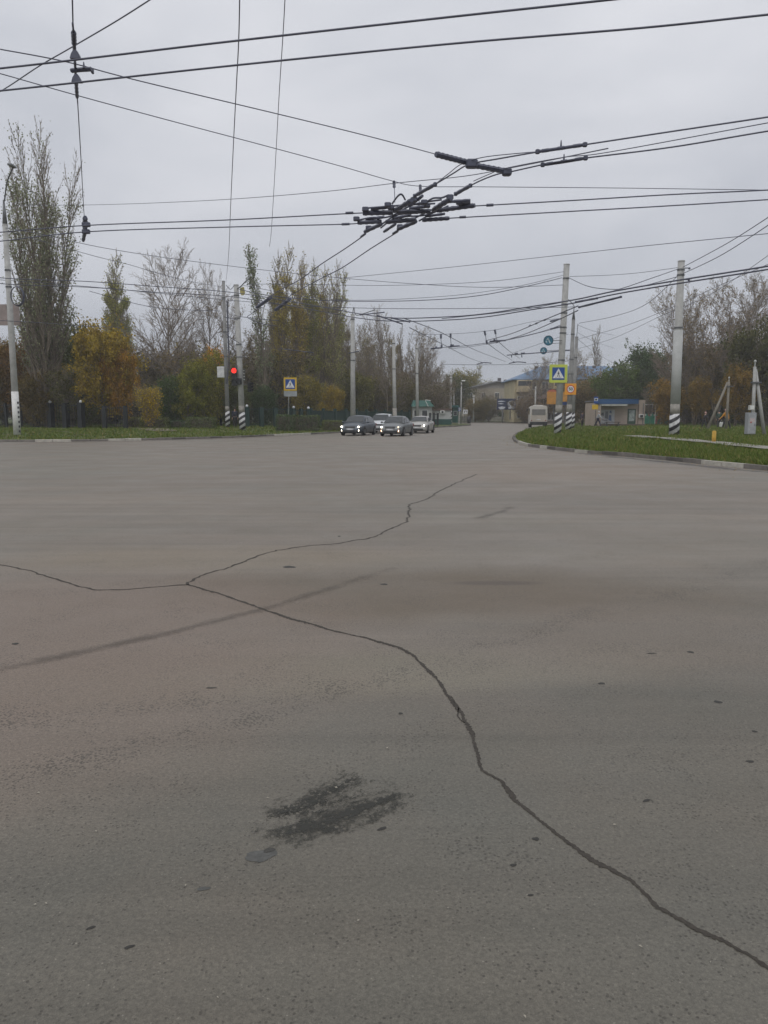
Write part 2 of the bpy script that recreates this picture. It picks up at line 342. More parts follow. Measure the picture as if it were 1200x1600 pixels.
LAWN = lawnmat()
def loft_lawn(name, front, back, side, n=150, rows=40):
    A = resample(front, n); B = resample(back, n); V = []
    for j in range(rows):
        t = (j/(rows-1))**1.8; p = A*(1-t)+B*t
        z = lawn_h(p[:, 0], p[:, 1], side) if side else np.full(n, .1)
        V.append(np.c_[p, z])
    V = np.concatenate(V); i = (np.arange(rows-1)[:, None]*n+np.arange(n-1)[None]).ravel(); F = np.c_[i, i+1, i+n+1, i+n]
    return tag(ob(name, npmesh(name, V, F, mats=[LAWN], smooth=True)), kind='structure')
loft_lawn('lawn_left', KLs, [(-110, 150), (-60, 160), (-20, 152), (8, 146)], 'L')
loft_lawn('lawn_right', KRs, [(55, 150), (75, 120), (85, 70), (85, 20)], 'R')
loft_lawn('lawn_far', [(-140, 158), (-20, 160), (12, 155), (45, 152), (140, 150)], [(-140, 420), (-20, 420), (12, 420), (45, 420), (140, 420)], None)
# kerbs: real stones, a step of 0.13 m, some whitewashed
def kerbs(name, A, side, whites):
    m = MB(); L_ = np.r_[0, np.cumsum(np.hypot(*np.diff(A, axis=0).T))]; s = 0.; rnd = random.Random(5)
    while s < L_[-1]-1:
        e_ = s+1.0
        p = [np.array([np.interp(q, L_, A[:, 0]), np.interp(q, L_, A[:, 1])]) for q in (s+.012, e_-.012)]
        d = p[1]-p[0]; d /= np.hypot(*d); n_ = np.array([-d[1], d[0]])*(-1 if side == 'R' else 1)
        ii = np.array([(p[0]+p[1])/2+n_*.5]); 
        z1 = .13+rnd.uniform(-.018, .015); jj = rnd.uniform(-.02, .02)
        o, i_ = n_*(-.09+jj), n_*(.09+jj)
        vs = []
        for q in p:
            for (w, z) in ((o, -.05), (o, z1-.03), (o*.75, z1), (i_, z1), (i_, -.05)): vs.append((q[0]+w[0], q[1]+w[1], z))
        px = 600+1200*((p[0][0]+p[1][0])/2)/((p[0][1]+p[1][1])/2)
        m.cur = 1 if any(a < px < b for a, b in whites) and p[0][1] < 75 else (2 if rnd.random() < .35 else 0)
        m.add(vs, [(0, 1, 6, 5), (1, 2, 7, 6), (2, 3, 8, 7), (3, 4, 9, 8), (4, 3, 2, 1, 0), (5, 6, 7, 8, 9)])
        s = e_
    return tag(m.build(name, [mat('kerb_stone', (.17, .155, .14), .9, nscale=3, namt=.3, bump=.3), mat('kerb_whitewash', (.42, .40, .35), .85, nscale=5, namt=.25), mat('kerb_grime', (.10, .092, .082), .9, nscale=3, namt=.3)]), kind='structure')
kerbs('kerb_left', KLs, 'L', [(60, 118), (178, 215), (430, 480)])
kerbs('kerb_right', KRs, 'R', [(812, 826), (850, 862), (892, 925), (1112, 1141), (1146, 1175)])
# ------------------------------------------------------------------ marks on the asphalt (thin sheets 4 mm up)
def soft_decal(name, col, rough, nscale, thr, amt, spec=.5, namp=1., streak=0.):
    m = bpy.data.materials.new(name); m.use_nodes = True; t = m.node_tree; b = t.nodes['Principled BSDF']; K = t.links.new
    b.inputs['Base Color'].default_value = (*col, 1); b.inputs['Roughness'].default_value = rough; b.inputs['Specular IOR Level'].default_value = spec
    u = nd(t, 'ShaderNodeUVMap'); s = nd(t, 'ShaderNodeSeparateXYZ'); K(u.outputs[0], s.inputs[0])
    c = nd(t, 'ShaderNodeTexCoord'); n = nd(t, 'ShaderNodeTexNoise'); n.inputs['Scale'].default_value = nscale; n.inputs['Detail'].default_value = 6; n.inputs['Roughness'].default_value = .7; K(c.outputs['Object'], n.inputs['Vector'])
    def M(op, a, b_=None):
        q = nd(t, 'ShaderNodeMath', operation=op)
        for i, w in enumerate((a, b_)):
            if w is None: continue
            if isinstance(w, (int, float)): q.inputs[i].default_value = w
            else: K(w, q.inputs[i])
        return q.outputs[0]
    v = M('MULTIPLY', M('SUBTRACT', s.outputs[1], .5), 2); uu = M('MULTIPLY', M('SUBTRACT', s.outputs[0], .5), 2)
    inv = M('MULTIPLY', M('SUBTRACT', 1, M('ABSOLUTE', v)), M('SUBTRACT', 1, M('POWER', M('ABSOLUTE', uu), 3)))
    nf = nd(t, 'ShaderNodeTexNoise'); nf.inputs['Scale'].default_value = nscale*9; nf.inputs['Detail'].default_value = 3; K(c.outputs['Object'], nf.inputs['Vector'])
    f = M('ADD', M('ADD', inv, M('MULTIPLY', M('SUBTRACT', n.outputs['Fac'], .5), 2.4*namp)), M('MULTIPLY', M('SUBTRACT', nf.outputs['Fac'], .5), 1.1*namp))
    if streak:
        mm = nd(t, 'ShaderNodeMapping'); mm.inputs['Scale'].default_value = (2.4, 5.5, 1); K(u.outputs[0], mm.inputs[0]); ns = nd(t, 'ShaderNodeTexNoise'); ns.inputs['Scale'].default_value = 1.6; ns.inputs['Detail'].default_value = 5; ns.inputs['Roughness'].default_value = .65; K(mm.outputs[0], ns.inputs['Vector']); f = M('ADD', f, M('MULTIPLY', M('SUBTRACT', ns.outputs['Fac'], .5), streak))
        vo_ = nd(t, 'ShaderNodeTexVoronoi'); vo_.inputs['Scale'].default_value = 95; K(c.outputs['Object'], vo_.inputs['Vector']); sc_ = nd(t, 'ShaderNodeSeparateColor'); K(vo_.outputs['Color'], sc_.inputs[0]); f = M('SUBTRACT', f, M('MULTIPLY', M('GREATER_THAN', sc_.outputs[0], .90), .55))
    r = nd(t, 'ShaderNodeMapRange'); r.inputs[1].default_value = thr[0]; r.inputs[2].default_value = thr[1]; r.inputs[3].default_value = 0; r.inputs[4].default_value = amt; K(f, r.inputs[0])
    K(r.outputs[0], b.inputs['Alpha']); return m
def ribbon(m_, pts, w, z=.002, jag=0.):
    """pts: world xy list, w: width or list; returns arrays appended into m_ = dict"""
    P_ = np.array([list(p)[:2] for p in pts]); n = len(P_); d = np.gradient(P_, axis=0); d /= np.maximum(np.hypot(d[:, 0], d[:, 1]), 1e-9)[:, None]; N = np.c_[-d[:, 1], d[:, 0]]
    w = np.broadcast_to(np.asarray(w, float), (n,)); wa = w/2*(1+jag*RNG.uniform(-1, 1, n)); wb = w/2*(1+jag*RNG.uniform(-1, 1, n))
    A = P_+N*wa[:, None]; B = P_-N*wb[:, None]; o = len(m_['v'])
    m_['v'] += [(a[0], a[1], z) for a in A]+[(b[0], b[1], z) for b in B]
    for i in range(n-1):
        m_['f'].append((o+i, o+i+1, o+n+i+1, o+n+i)); m_['uv'] += [(i/(n-1), 1), ((i+1)/(n-1), 1), ((i+1)/(n-1), 0), (i/(n-1), 0)]
def ribbon_obj(name, m_, mt, kind='structure'):
    me = bpy.data.meshes.new(name); me.from_pydata(m_['v'], [], m_['f']); me.materials.append(mt); l = me.uv_layers.new(name='UVMap'); l.data.foreach_set('uv', np.array(m_['uv'], np.float32).ravel())
    return tag(ob(name, me), kind=kind)
def newr(): return dict(v=[], f=[], uv=[])
def jagged(pix, step=.03, amp=.02):
    pts = [P(*p) for p in pix]; C = resample([p.xy for p in pts], max(8, int(sum((pts[i+1]-pts[i]).length for i in range(len(pts)-1))/step)))
    n = len(C); off = np.zeros((n, 2))
    for sc, a in ((1.5, 1.), (4, .7), (11, .55), (28, .35)):
        k = max(2, int(n*step*sc)); off += a*np.c_[np.interp(np.arange(n), np.linspace(0, n-1, k), RNG.uniform(-1, 1, k)), np.interp(np.arange(n), np.linspace(0, n-1, k), RNG.uniform(-1, 1, k))]
    off *= amp; off[0] = 0; off[-1] = 0; return C+off
CR = newr()
main = [(295, 914), (350, 930), (400, 948), (450, 965), (520, 985), (575, 998), (625, 1012), (650, 1025), (672, 1048), (705, 1092), (722, 1122), (740, 1150), (750, 1185), (757, 1203), (790, 1222), (808, 1252), (835, 1272), (868, 1298), (895, 1322), (922, 1343), (955, 1357), (985, 1375), (1012, 1398), (1030, 1417), (1065, 1436), (1100, 1458), (1140, 1475), (1180, 1502), (1225, 1528), (1300, 1570)]
C_ = jagged(main, .009, .010); dd = np.linspace(0, 1, len(C_)); ww = np.interp(dd, np.linspace(0, 1, 90), RNG.uniform(.55, 1.4, 90)); ribbon(CR, C_, (.027-.008*dd)*ww, jag=.5)
C_ = jagged([(700, 1086), (712, 1090), (722, 1104), (718, 1118), (727, 1130)], .02, .012); ribbon(CR, C_, .008, jag=.5)
C_ = jagged([(295, 914), (318, 900), (345, 890), (370, 880), (400, 868), (430, 860), (463, 855), (520, 850), (575, 842), (605, 828), (633, 818), (641, 800), (640, 788), (668, 778), (705, 758), (745, 741)], .05, .035); ribbon(CR, C_, np.linspace(.024, .034, len(C_)), jag=.6)
C_ = jagged([(-60, 876), (0, 883), (45, 893), (85, 904), (120, 916), (150, 922), (190, 922), (250, 917), (295, 914)], .05, .02); ribbon(CR, C_, .022, jag=.6)
ribbon_obj('road_cracks', CR, mat('crack_tar', (.048, .041, .033), .9, nscale=60, namt=.45))
TRK = newr()
ribbon(TRK, catmull([P(-80, 1064), P(100, 1025), P(300, 980), P(450, 940), P(620, 885)], 12), .18, .003)
ribbon_obj('tyre_track', TRK, soft_decal('tyre_dark', (.10, .086, .072), .8, 3, (.1, 1.15), .4, namp=.9))
TRK = newr(); ribbon(TRK, catmull([P(740, 812), P(800, 790), P(792, 760), P(770, 745), P(800, 720), P(780, 700)], 12)[:13], .25, .003)
ribbon_obj('tyre_track', TRK, MATS.get('x') or soft_decal('tyre_faint', (.10, .088, .08), .8, 3, (.2, 1.3), .4))
ST = newr()
def patch(pix, w, z):
    ribbon(ST, resample([P(*p).xy for p in pix], 14), w, z)
patch([(405, 1284), (460, 1262), (510, 1243), (565, 1208)], .215, .0015)
patch([(395, 1318), (480, 1293), (540, 1275), (640, 1236)], .30, .0025)
ribbon_obj('oil_stain', ST, soft_decal('wet_oil', (.034, .034, .028), .62, 15, (.25, .95), .88, .35, .9, 1.5))
def blob(name, spots, col, rough=.6, kind='structure'):
    V, F = [], []
    for (x, y, lx, ly, rot) in spots:
        c = P(x, y); n = 22; k0 = len(V); V.append((c.x, c.y, .0015)); ph = [random.uniform(0, 6.28) for _ in range(4)]
        for i in range(n):
            a = 2*math.pi*i/n; r = 1+.10*math.sin(2*a+ph[0])+.09*math.sin(3*a+ph[1])+.07*math.sin(5*a+ph[2])+.05*math.sin(9*a+ph[3]); u, w = lx*r*math.cos(a), ly*r*math.sin(a); V.append((c.x+u*math.cos(rot)-w*math.sin(rot), c.y+u*math.sin(rot)+w*math.cos(rot), .0015))
        F += [(k0, k0+1+i, k0+1+(i+1) % n) for i in range(n)]
    me = bpy.data.meshes.new(name); me.from_pydata(V, [], F); me.materials.append(mat(name+'_mat%.3f' % col[0], col, rough, nscale=40, namt=.3)); return tag(ob(name, me), kind=kind)
blob('tar_spot', [(408, 1337, .052, .040, .5), (318, 1389, .022, .010, .3)], (.086, .086, .080), .75)
o_ = blob('tar_spot', [(421, 1329, .020, .015, .2)], (.05, .048, .042), .7); o_.location.z = .001
blob('tar_spot', [(597, 1295, .020, .009, .7), (837, 1311, .014, .010, .2), (802, 1352, .012, .008, .1), (829, 1399, .009, .005, .1), (1010, 1251, .018, .009, .5), (1172, 1190, .018, .011, .2), (1179, 1143, .014, .010, 0), (1122, 1097, .020, .02, 0), (142, 1450, .013, .006, .6), (202, 1480, .017, .006, .5), (1079, 1019, .02, .02, 0), (940, 1068, .02, .015, 0), (626, 1115, .012, .012, 0), (452, 886, .07, .05, 0), (600, 913, .035, .03, 0), (530, 838, .02, .04, 0), (24, 1006, .022, .022, 0), (1018, 1021, .03, .01, 0), (330, 1075, .03, .01, 0)], (.030, .028, .024), .7)
# grime and damp along the kerbs
ST = newr(); kk = [P(860, 703.5), P(950, 713), P(1050, 723), P(1150, 733.5), P(1230, 741)]; ribbon(ST, catmull(kk, 10), 1.1, .004)
ribbon_obj('kerb_dirt', ST, soft_decal('damp_dirt', (.06, .05, .045), .5, 1.2, (.35, 1.2), .85))
ST = newr(); ribbon(ST, catmull([P(x, y+1.2) for x, y in KL[1:8]], 8), 1.2, .004); ribbon_obj('kerb_dirt', ST, soft_decal('dry_dirt', (.11, .095, .08), .8, 1.2, (.2, 1.2), .7))
# worn white line across the far street
ST = newr(); ribbon(ST, catmull([P(420, 688), P(520, 685), P(640, 684.5), P(700, 683)], 10), .6, .004); ribbon(ST, catmull([P(630, 676), P(700, 672), P(760, 668)], 8), .25, .0045)
ribbon_obj('road_marking', ST, soft_decal('worn_marking', (.55, .54, .5), .7, 2.5, (.5, 1.3), .55))
ST = newr(); ribbon(ST, catmull([P(640, 676), P(690, 673.5), P(740, 671.5)], 8), .35, .0055)
ribbon_obj('tyre_track', ST, MATS.setdefault('x', soft_decal('seam_dark', (.06, .05, .045), .8, 1.5, (.1, .8), .8)))
# ------------------------------------------------------------------ grass
def blades(name, n, side, poly_px, seed, h=(.07, .2), w=.022):
    r = np.random.default_rng(seed); pts = []
    (x0, x1, y0, y1) = poly_px; u = r.uniform(x0, x1, n*2); v = y0+(y1-y0)*r.random(n*2)**1.15
    d = np.c_[(u-600)/1200, math.cos(TH)+(800-v)/1200*math.sin(TH), -math.sin(TH)+(800-v)/1200*math.cos(TH)]; z = -1.3; t = -1.27/d[:, 2]
    x, y = d[:, 0]*t, d[:, 1]*t; A = KLs if side == 'L' else KRs
    dist = pdist(A, x, y)
    # inside test: polygon of kerb + back
    B = np.array([(8, 146), (-110, 150)]) if side == 'L' else np.array([(85, 20), (85, 150)]); poly = np.r_[A, B]
    ins = np.zeros(len(x), bool); j = len(poly)-1
    for i in range(len(poly)):
        a, b_ = poly[i], poly[j]; c_ = ((a[1] > y) != (b_[1] > y)) & (x < (b_[0]-a[0])*(y-a[1])/(b_[1]-a[1]+1e-12)+a[0]); ins ^= c_; j = i
    k = ins & (dist > .12); x, y = x[k][:n], y[k][:n]
    den = vnoise(x, y, .8, 5)+vnoise(x, y, 2.3, 9)*.6; k = den > -.75+r.uniform(-.4, .4, len(x)); x, y, den = x[k], y[k], den[k]
    z = lawn_h(x, y, side)-.01; m_ = len(x); H = r.uniform(h[0], h[1], m_)*(1+.35*np.clip(den, -1, 1)); a = r.uniform(0, 2*math.pi, m_); ww = w*(.6+r.random(m_))*np.clip(y/30, .8, 2.5)
    c = np.c_[x, y, z]; s_ = np.c_[np.cos(a), np.sin(a), 0*a]*ww[:, None]; tip = np.c_[r.normal(0, .4, m_)*H, r.normal(0, .4, m_)*H, H]
    V = np.stack([c-s_, c+s_, c+tip], 1).reshape(-1, 3); F = np.arange(m_*3).reshape(-1, 3)
    o = ob(name, npmesh(name, V, None, F, mats=[GRASSM])); return o
GRASSM = bpy.data.materials.new('grass_blades'); GRASSM.use_nodes = True
t = GRASSM.node_tree; b = t.nodes['Principled BSDF']; b.inputs['Roughness'].default_value = .8; b.inputs['Specular IOR Level'].default_value = .2
g_ = nd(t, 'ShaderNodeNewGeometry'); r_ = nd(t, 'ShaderNodeValToRGB'); t.links.new(g_.outputs['Random Per Island'], r_.inputs[0]); t.links.new(r_.outputs[0], b.inputs['Base Color'])
e = r_.color_ramp.elements; e[0].position = 0; e[0].color = (.065, .108, .014, 1); e[1].position = 1; e[1].color = (.27, .20, .07, 1); q = e.new(.55); q.color = (.115, .165, .026, 1); q = e.new(.88); q.color = (.17, .18, .05, 1)
tag(blades('grass', 95000, 'R', (780, 1330, 660, 760), 3), 'short green autumn grass on the corner lawn', 'grass', kind='stuff')
tag(blades('grass', 45000, 'L', (-150, 740, 664, 692), 4, (.06, .16)), 'short green grass strip behind the far kerb', 'grass', kind='stuff')
# footpath through the right lawn, sandy path on the left
def path_on(name, pix, w, side, m_, dz=.03):
    C = resample([G(x, y, side).xy for x, y in pix], 60); d = np.gradient(C, axis=0); d /= np.hypot(d[:, 0], d[:, 1])[:, None]; N = np.c_[-d[:, 1], d[:, 0]]; V = []
    for s_ in np.linspace(-.5, .5, 5): q = C+N*s_*w; V.append(np.c_[q, lawn_h(q[:, 0], q[:, 1], side)+dz])
    V = np.concatenate(V); i = (np.arange(4)[:, None]*60+np.arange(59)[None]).ravel(); F = np.c_[i, i+1, i+61, i+60]
    return tag(ob(name, npmesh(name, V, F, mats=[m_])), kind='structure')
PAV = mat('pale_pavement', (.27, .255, .225), .9, nscale=2, namt=.25, bump=.3)
path_on('pavement', [(985, 683.5), (1050, 688.5), (1120, 695), (1200, 704), (1400, 727)], .95, 'R', PAV, .12)
path_on('pavement', [(925, 670.5), (1000, 670.3), (1040, 671.5)], 1.6, 'R', mat('brown_path', (.17, .14, .105), .95, nscale=1, namt=.3), .05)
path_on('path', [(190, 664), (225, 669), (255, 674)], 2.2, 'L', mat('sand_path', (.19, .155, .12), .95, nscale=1.5, namt=.3), .05)
#PART2
# ------------------------------------------------------------------ trees
def frusta(p0, p1, r0, r1, k):
    p0 = np.asarray(p0, float); p1 = np.asarray(p1, float); d = p1-p0; L_ = np.linalg.norm(d, axis=1, keepdims=True); d = d/np.maximum(L_, 1e-6)
    up = np.where(np.abs(d[:, 2:3]) < .9, np.array([[0, 0, 1.]]), np.array([[1., 0, 0]])); x = np.cross(d, up); x /= np.linalg.norm(x, axis=1, keepdims=True); y = np.cross(x, d)
    a = 2*np.pi*np.arange(k)/k; ring = x[:, None]*np.cos(a)[None, :, None]+y[:, None]*np.sin(a)[None, :, None]
    V = np.stack([p0[:, None]+ring*np.asarray(r0)[:, None, None], p1[:, None]+ring*np.asarray(r1)[:, None, None]], 1).reshape(-1, 3)
    n = len(p0); i = np.arange(k); j = (i+1) % k; b = (np.arange(n)*2*k)[:, None]
    return V, np.stack([b+i, b+j, b+k+j, b+k+i], -1).reshape(-1, 4)
def leaves_geo(c, size, rnd, droop=0.):
    n = len(c); a = rnd.normal(size=(n, 3)); a /= np.linalg.norm(a, axis=1, keepdims=True); b = np.cross(a, rnd.normal(size=(n, 3))); b /= np.linalg.norm(b, axis=1, keepdims=True)
    s = (size*rnd.uniform(.55, 1.3, n))[:, None]; V = np.stack([c-a*s, c+b*s*.62, c+a*s, c-b*s*.62], 1).reshape(-1, 3); return V, np.arange(4*n).reshape(-1, 4)
class Tree:
    def __init__(s, seed, H, shape, lv, r0=None, stems=1, spread=0., t0=.12, clear=None, leaves=0, lsize=.12, lfall=1., lzone=(0, 1), wob=.02, rk=.010, lspread=.25, twig=.011):
        s.rnd = random.Random(seed); s.np = np.random.default_rng(seed); s.lv = lv; s.seg = [[] for _ in range(5)]; s.tips = []; s.shape = shape; s.H = H; s.twig = twig
        for i in range(stems):
            a = 2*math.pi*(i+.3*s.rnd.random())/stems; sp = spread*(s.rnd.uniform(.5, 1) if stems > 1 else 0)
            h = H*(1 if i == 0 else s.rnd.uniform(.72, .97)); d = Vector((math.cos(a)*sp, math.sin(a)*sp, 1)).normalized()
            s.axis(Vector((math.cos(a)*.1*(stems > 1), math.sin(a)*.1*(stems > 1), 0)), d, h, (r0 or H*rk)*(1 if stems == 1 else .7), 0, 14, wob, .35 if stems > 1 else .1, t0, 0)
        s.leafn, s.lsize, s.lzone, s.lspread = leaves, lsize, lzone, lspread
    def axis(s, p, d, L_, r, lev, n, wob, trop, t0, h0):
        pts = [p.copy()]; rs = [r]; st = L_/n
        for i in range(n):
            d = (d+Vector((s.rnd.gauss(0, wob), s.rnd.gauss(0, wob), trop/n*(1-d.z)+s.rnd.gauss(0, wob*.5)))).normalized()
            p = p+d*st; pts.append(p.copy()); rs.append(max(s.twig*.6, r*(1-(i+1)/n)**.9+s.twig*.5*(lev > 0)))
        for i in range(n): s.seg[min(lev, 4)].append((pts[i], pts[i+1], rs[i], rs[i+1]))
        if lev >= len(s.lv):
            s.tips += pts[1:]; return
        q = s.lv[lev]; cn = max(1, int(q['n']*s.rnd.uniform(.8, 1.2)))
        for c in range(cn):
            t = t0+(1-t0)*(c+s.rnd.random())/cn; t = min(t, .985); f = t*n; i = int(f); b = pts[i].lerp(pts[i+1], f-i); ax = (pts[i+1]-pts[i]).normalized()
            az = s.rnd.uniform(0, 2*math.pi) if lev else c*2.4+s.rnd.uniform(-.5, .5)
            x = ax.orthogonal().normalized(); y = ax.cross(x); an = R(q['a']*s.rnd.uniform(.7, 1.3))
            dd = (ax*math.cos(an)+(x*math.cos(az)+y*math.sin(az))*math.sin(an)).normalized()
            if lev == 0: Lc = L_*s.shape(t)*s.rnd.uniform(.75, 1.15)
            else: Lc = L_*q['l']*(1-.55*t)*s.rnd.uniform(.6, 1.2)
            rr = min(rs[i]*.62, Lc*q.get('rk', .018)+.004)
            s.axis(b, dd, Lc, rr, lev+1, q.get('s', 5), q.get('w', .08), q.get('t', .3), q.get('t0', .15), 0)
    def meshes(s, name):
        def cat(levs, k):
            S = [x for l in levs for x in s.seg[l]]
            if not S: return None
            A = np.array([[*a, *b] for a, b, _, _ in S]); r = np.array([[c, d] for _, _, c, d in S]); return frusta(A[:, :3], A[:, 3:], r[:, 0], r[:, 1], k)
        V, F = cat((0, 1), 7); tr = npmesh(name+'_trunk', V, F, mats=[BARK], smooth=True)
        VV, FF, MI, o = [], [], [], 0
        c = cat((2, 3, 4), 3)
        if c: VV.append(c[0]); FF.append(c[1]); MI.append(np.zeros(len(c[1]))); o = len(c[0])
        if s.leafn:
            T = np.array([list(p) for p in s.tips]); zz = T[:, 2]/s.H; pr = np.where((zz >= s.lzone[0]) & (zz <= s.lzone[1]), 1., .12); pr /= pr.sum()
            C = T[s.np.choice(len(T), int(s.leafn*1.5), p=pr)]+s.np.normal(0, s.lspread, (int(s.leafn*1.5), 3)); g = 1.3 if s.H < 12 else .8
            den = vnoise(C[:, 0]+C[:, 2]*.6, C[:, 1]+C[:, 2]*.8, g*1.3, int(s.H)); C = C[den > s.np.uniform(-.55, .15, len(C))]; v, f = leaves_geo(C, s.lsize, s.np); VV.append(v); FF.append(f+o); MI.append(np.ones(len(f)))
        cr_ = npmesh(name+'_crown', np.concatenate(VV), np.concatenate(FF), mats=[TWIG, LEAF], mi=np.concatenate(MI)); H = float(np.quantile(np.concatenate(VV)[:, 2], .9993)); return tr, cr_, H
pop = lambda w: (lambda t: w*(.55+.45*math.sin(math.pi*min(1, t*.9+.1)))*(1.1-.72*t))
rnd_ = lambda w: (lambda t: w*(math.sqrt(max(.03, 1-((t-.45)/.62)**2))))
VAR = {}
LVp = lambda n, a=26: [dict(n=n, a=a, t=.9, s=6, rk=.014, w=.05), dict(n=9, a=28, l=.42, t=.6, s=4, w=.1), dict(n=5, a=32, l=.5, t=.4, s=3, w=.15)]
LVb = lambda n, a=48: [dict(n=n, a=a, t=.75, s=7, rk=.020, w=.09), dict(n=11, a=36, l=.5, t=.5, s=5, w=.12, rk=.016), dict(n=9, a=42, l=.5, t=.25, s=3, w=.2)]
LVm = lambda n: [dict(n=n, a=55, t=.5, s=6, rk=.02, w=.12), dict(n=7, a=50, l=.5, t=.1, s=4, w=.2), dict(n=4, a=50, l=.5, t=0., s=3, w=.25)]
def var(key, *a, **k): VAR[key] = Tree(*a, **k).meshes(key)
col_ = lambda w: (lambda t: w*(1.15-.75*t))
LVc = lambda n: [dict(n=n, a=17, t=1.2, s=6, rk=.013, w=.04), dict(n=8, a=17, l=.40, t=.8, s=4, w=.07), dict(n=4, a=24, l=.5, t=.6, s=3, w=.1)]
var('bigpop', 3, 28, col_(.24), LVc(40), stems=7, spread=.19, t0=.12, leaves=17000, lsize=.11, lzone=(.0, .8), lspread=.35, rk=.0105, wob=.03, twig=.020)
for i in range(3): var('pop%d' % i, 20+i, 20, col_(.20), LVc((50, 40, 44)[i]), t0=.04, stems=(2, 3, 3)[i], spread=(.05, .075, .09)[i], leaves=(9000, 11000, 6500)[i], lsize=.10, lzone=(0, (.75, .85, .55)[i]), lspread=.20, twig=.019)
var('popthin', 31, 20, col_(.2), LVc(46), t0=.12, leaves=3000, lsize=.12, twig=.022)
for i in range(3): var('bare%d' % i, 40+i, 16, rnd_(.42), LVb(26, 40), t0=.2, stems=1, leaves=(0, 700, 1200)[i], lsize=.09, wob=.04, twig=.019)
var('barestem', 47, 16, rnd_(.33), LVb(17, 34), t0=.2, stems=4, spread=.33, leaves=2500, lsize=.11, wob=.05, twig=.020)
for i in range(2): var('round%d' % i, 60+i, 9, rnd_(.52), LVm(30), t0=.14, leaves=15000, lsize=.15, lspread=.32, wob=.05)
var('bushy', 65, 9, rnd_(.40), LVm(26), t0=.05, stems=3, spread=.3, leaves=16000, lsize=.15, lspread=.4, wob=.05)
for i in range(2): var('thicket%d' % i, 70+i, 8, rnd_(.45), [dict(n=16, a=26, t=.5, s=5, w=.1), dict(n=8, a=30, l=.5, t=.4, s=4, w=.15), dict(n=6, a=34, l=.55, t=.3, s=3, w=.2)], t0=.06, stems=6, spread=.32, leaves=(5000, 2500)[i], lsize=.14, lspread=.35, wob=.05, twig=.018)
GREEN, DGREEN, OLIVE, YEL, ORA, BRN, PALE = (.055, .085, .03), (.034, .055, .026), (.19, .175, .065), (.34, .24, .03), (.36, .18, .024), (.16, .12, .075), (.2, .185, .13)
def place(v, px, top, Y, col, label, group=None, name='tree', cat='tree', wide=1., base=None, side='L', rz=None):
    tr, cr_, H = VAR[v]; x = Q(px, 650, Y).x; z = float(lawn_h(x, Y, side)[0]) if side else .05
    h = Q(px, top, Y).z-z; s = h/H
    o = thing(name, (x, Y, z-.05), label, cat, group, rz=random.uniform(0, 6.28) if rz is None else rz); o.scale = (s*wide, s*wide, s)
    a = ob('trunk', tr, o); b = ob('crown', cr_, o); b.color = (*[min(.6, c*g_*random.uniform(.9, 1.1)) for c, g_ in zip(col, (1.66, 1.68, 1.3))], 1); a.color = b.color; return o
T = place
T('bigpop', 72, 172, 66, (.17, .165, .12), 'towering half-bare poplar with many upright limbs behind the leaning lamp pole', name='poplar_tree', rz=.5, wide=.88)
T('pop1', 178, 392, 100, OLIVE, 'tall poplar with pale olive leaves beside the towering half-bare poplar', name='poplar_tree', wide=1.15)
T('pop1', 202, 402, 104, OLIVE, 'narrower olive poplar between the pale olive poplar and the wide bare tree', name='poplar_tree', wide=1.0)
T('bare0', 264, 364, 92, BRN, 'wide leafless grey tree above the yellow maples on the left', name='bare_tree', wide=.95)
T('bare1', 326, 408, 98, BRN, 'slim leafless tree directly left of the twin striped poles', name='bare_tree', wide=.62)
T('bare2', 298, 455, 104, BRN, 'small leafless tree between the wide bare tree and the slim one', name='bare_tree', wide=.7)
T('barestem', 390, 470, 100, BRN, 'multi-stemmed grey-brown tree showing between the twin poles and the poplar row', name='bare_tree', wide=.9)
T('popthin', 416, 376, 84, (.15, .14, .11), 'thin dark-trunked poplar at the left end of the poplar row, almost bare', name='poplar_tree', wide=.85, rz=1)
T('pop1', 440, 380, 88, (.22, .19, .06), 'second poplar of the row, tall, with olive yellow leaves', name='poplar_tree', wide=.95)
T('pop0', 463, 392, 90, (.24, .20, .06), 'third poplar of the row, with olive yellow leaves', name='poplar_tree', wide=.9)
T('pop1', 486, 398, 92, OLIVE, 'fourth poplar of the row, full and olive', name='poplar_tree', wide=.9)
T('pop2', 508, 404, 94, (.23, .21, .11), 'fifth poplar of the row, paler with white gaps between its limbs', name='poplar_tree', wide=.95)
T('pop1', 452, 400, 98, (.22, .19, .06), 'poplar standing behind the gap between the second and third of the row', name='poplar_tree', wide=1.)
T('pop2', 476, 410, 100, (.23, .2, .07), 'poplar standing behind the gap between the third and fourth of the row', name='poplar_tree', wide=1.)
T('pop1', 498, 415, 101, (.22, .19, .07), 'poplar standing behind the gap between the fourth and fifth of the row', name='poplar_tree', wide=1.)
T('pop1', 518, 412, 103, (.22, .20, .10), 'poplar standing behind the fifth of the row', name='poplar_tree', wide=1.)
T('pop1', 430, 395, 101, (.20, .18, .08), 'poplar standing behind the gap after the thin dark-trunked one', name='poplar_tree', wide=1.)
T('pop0', 524, 432, 99, (.22, .20, .11), 'shorter poplar ending the row on the right', name='poplar_tree', wide=.75)
T('pop1', 540, 470, 112, (.17, .15, .07), 'olive poplar filling the gap right of the main poplar row', name='poplar_tree', wide=1.)
T('pop2', 592, 492, 124, (.17, .15, .08), 'grey-olive poplar just behind the tall black-limbed bare tree', name='poplar_tree', wide=1.)
T('pop1', 618, 500, 128, (.16, .14, .07), 'olive poplar behind the far concrete pole over the white car', name='poplar_tree', wide=1.)
T('barestem', 643, 512, 124, BRN, 'many-stemmed bare tree between the two farthest left poles', name='bare_tree', wide=.8)
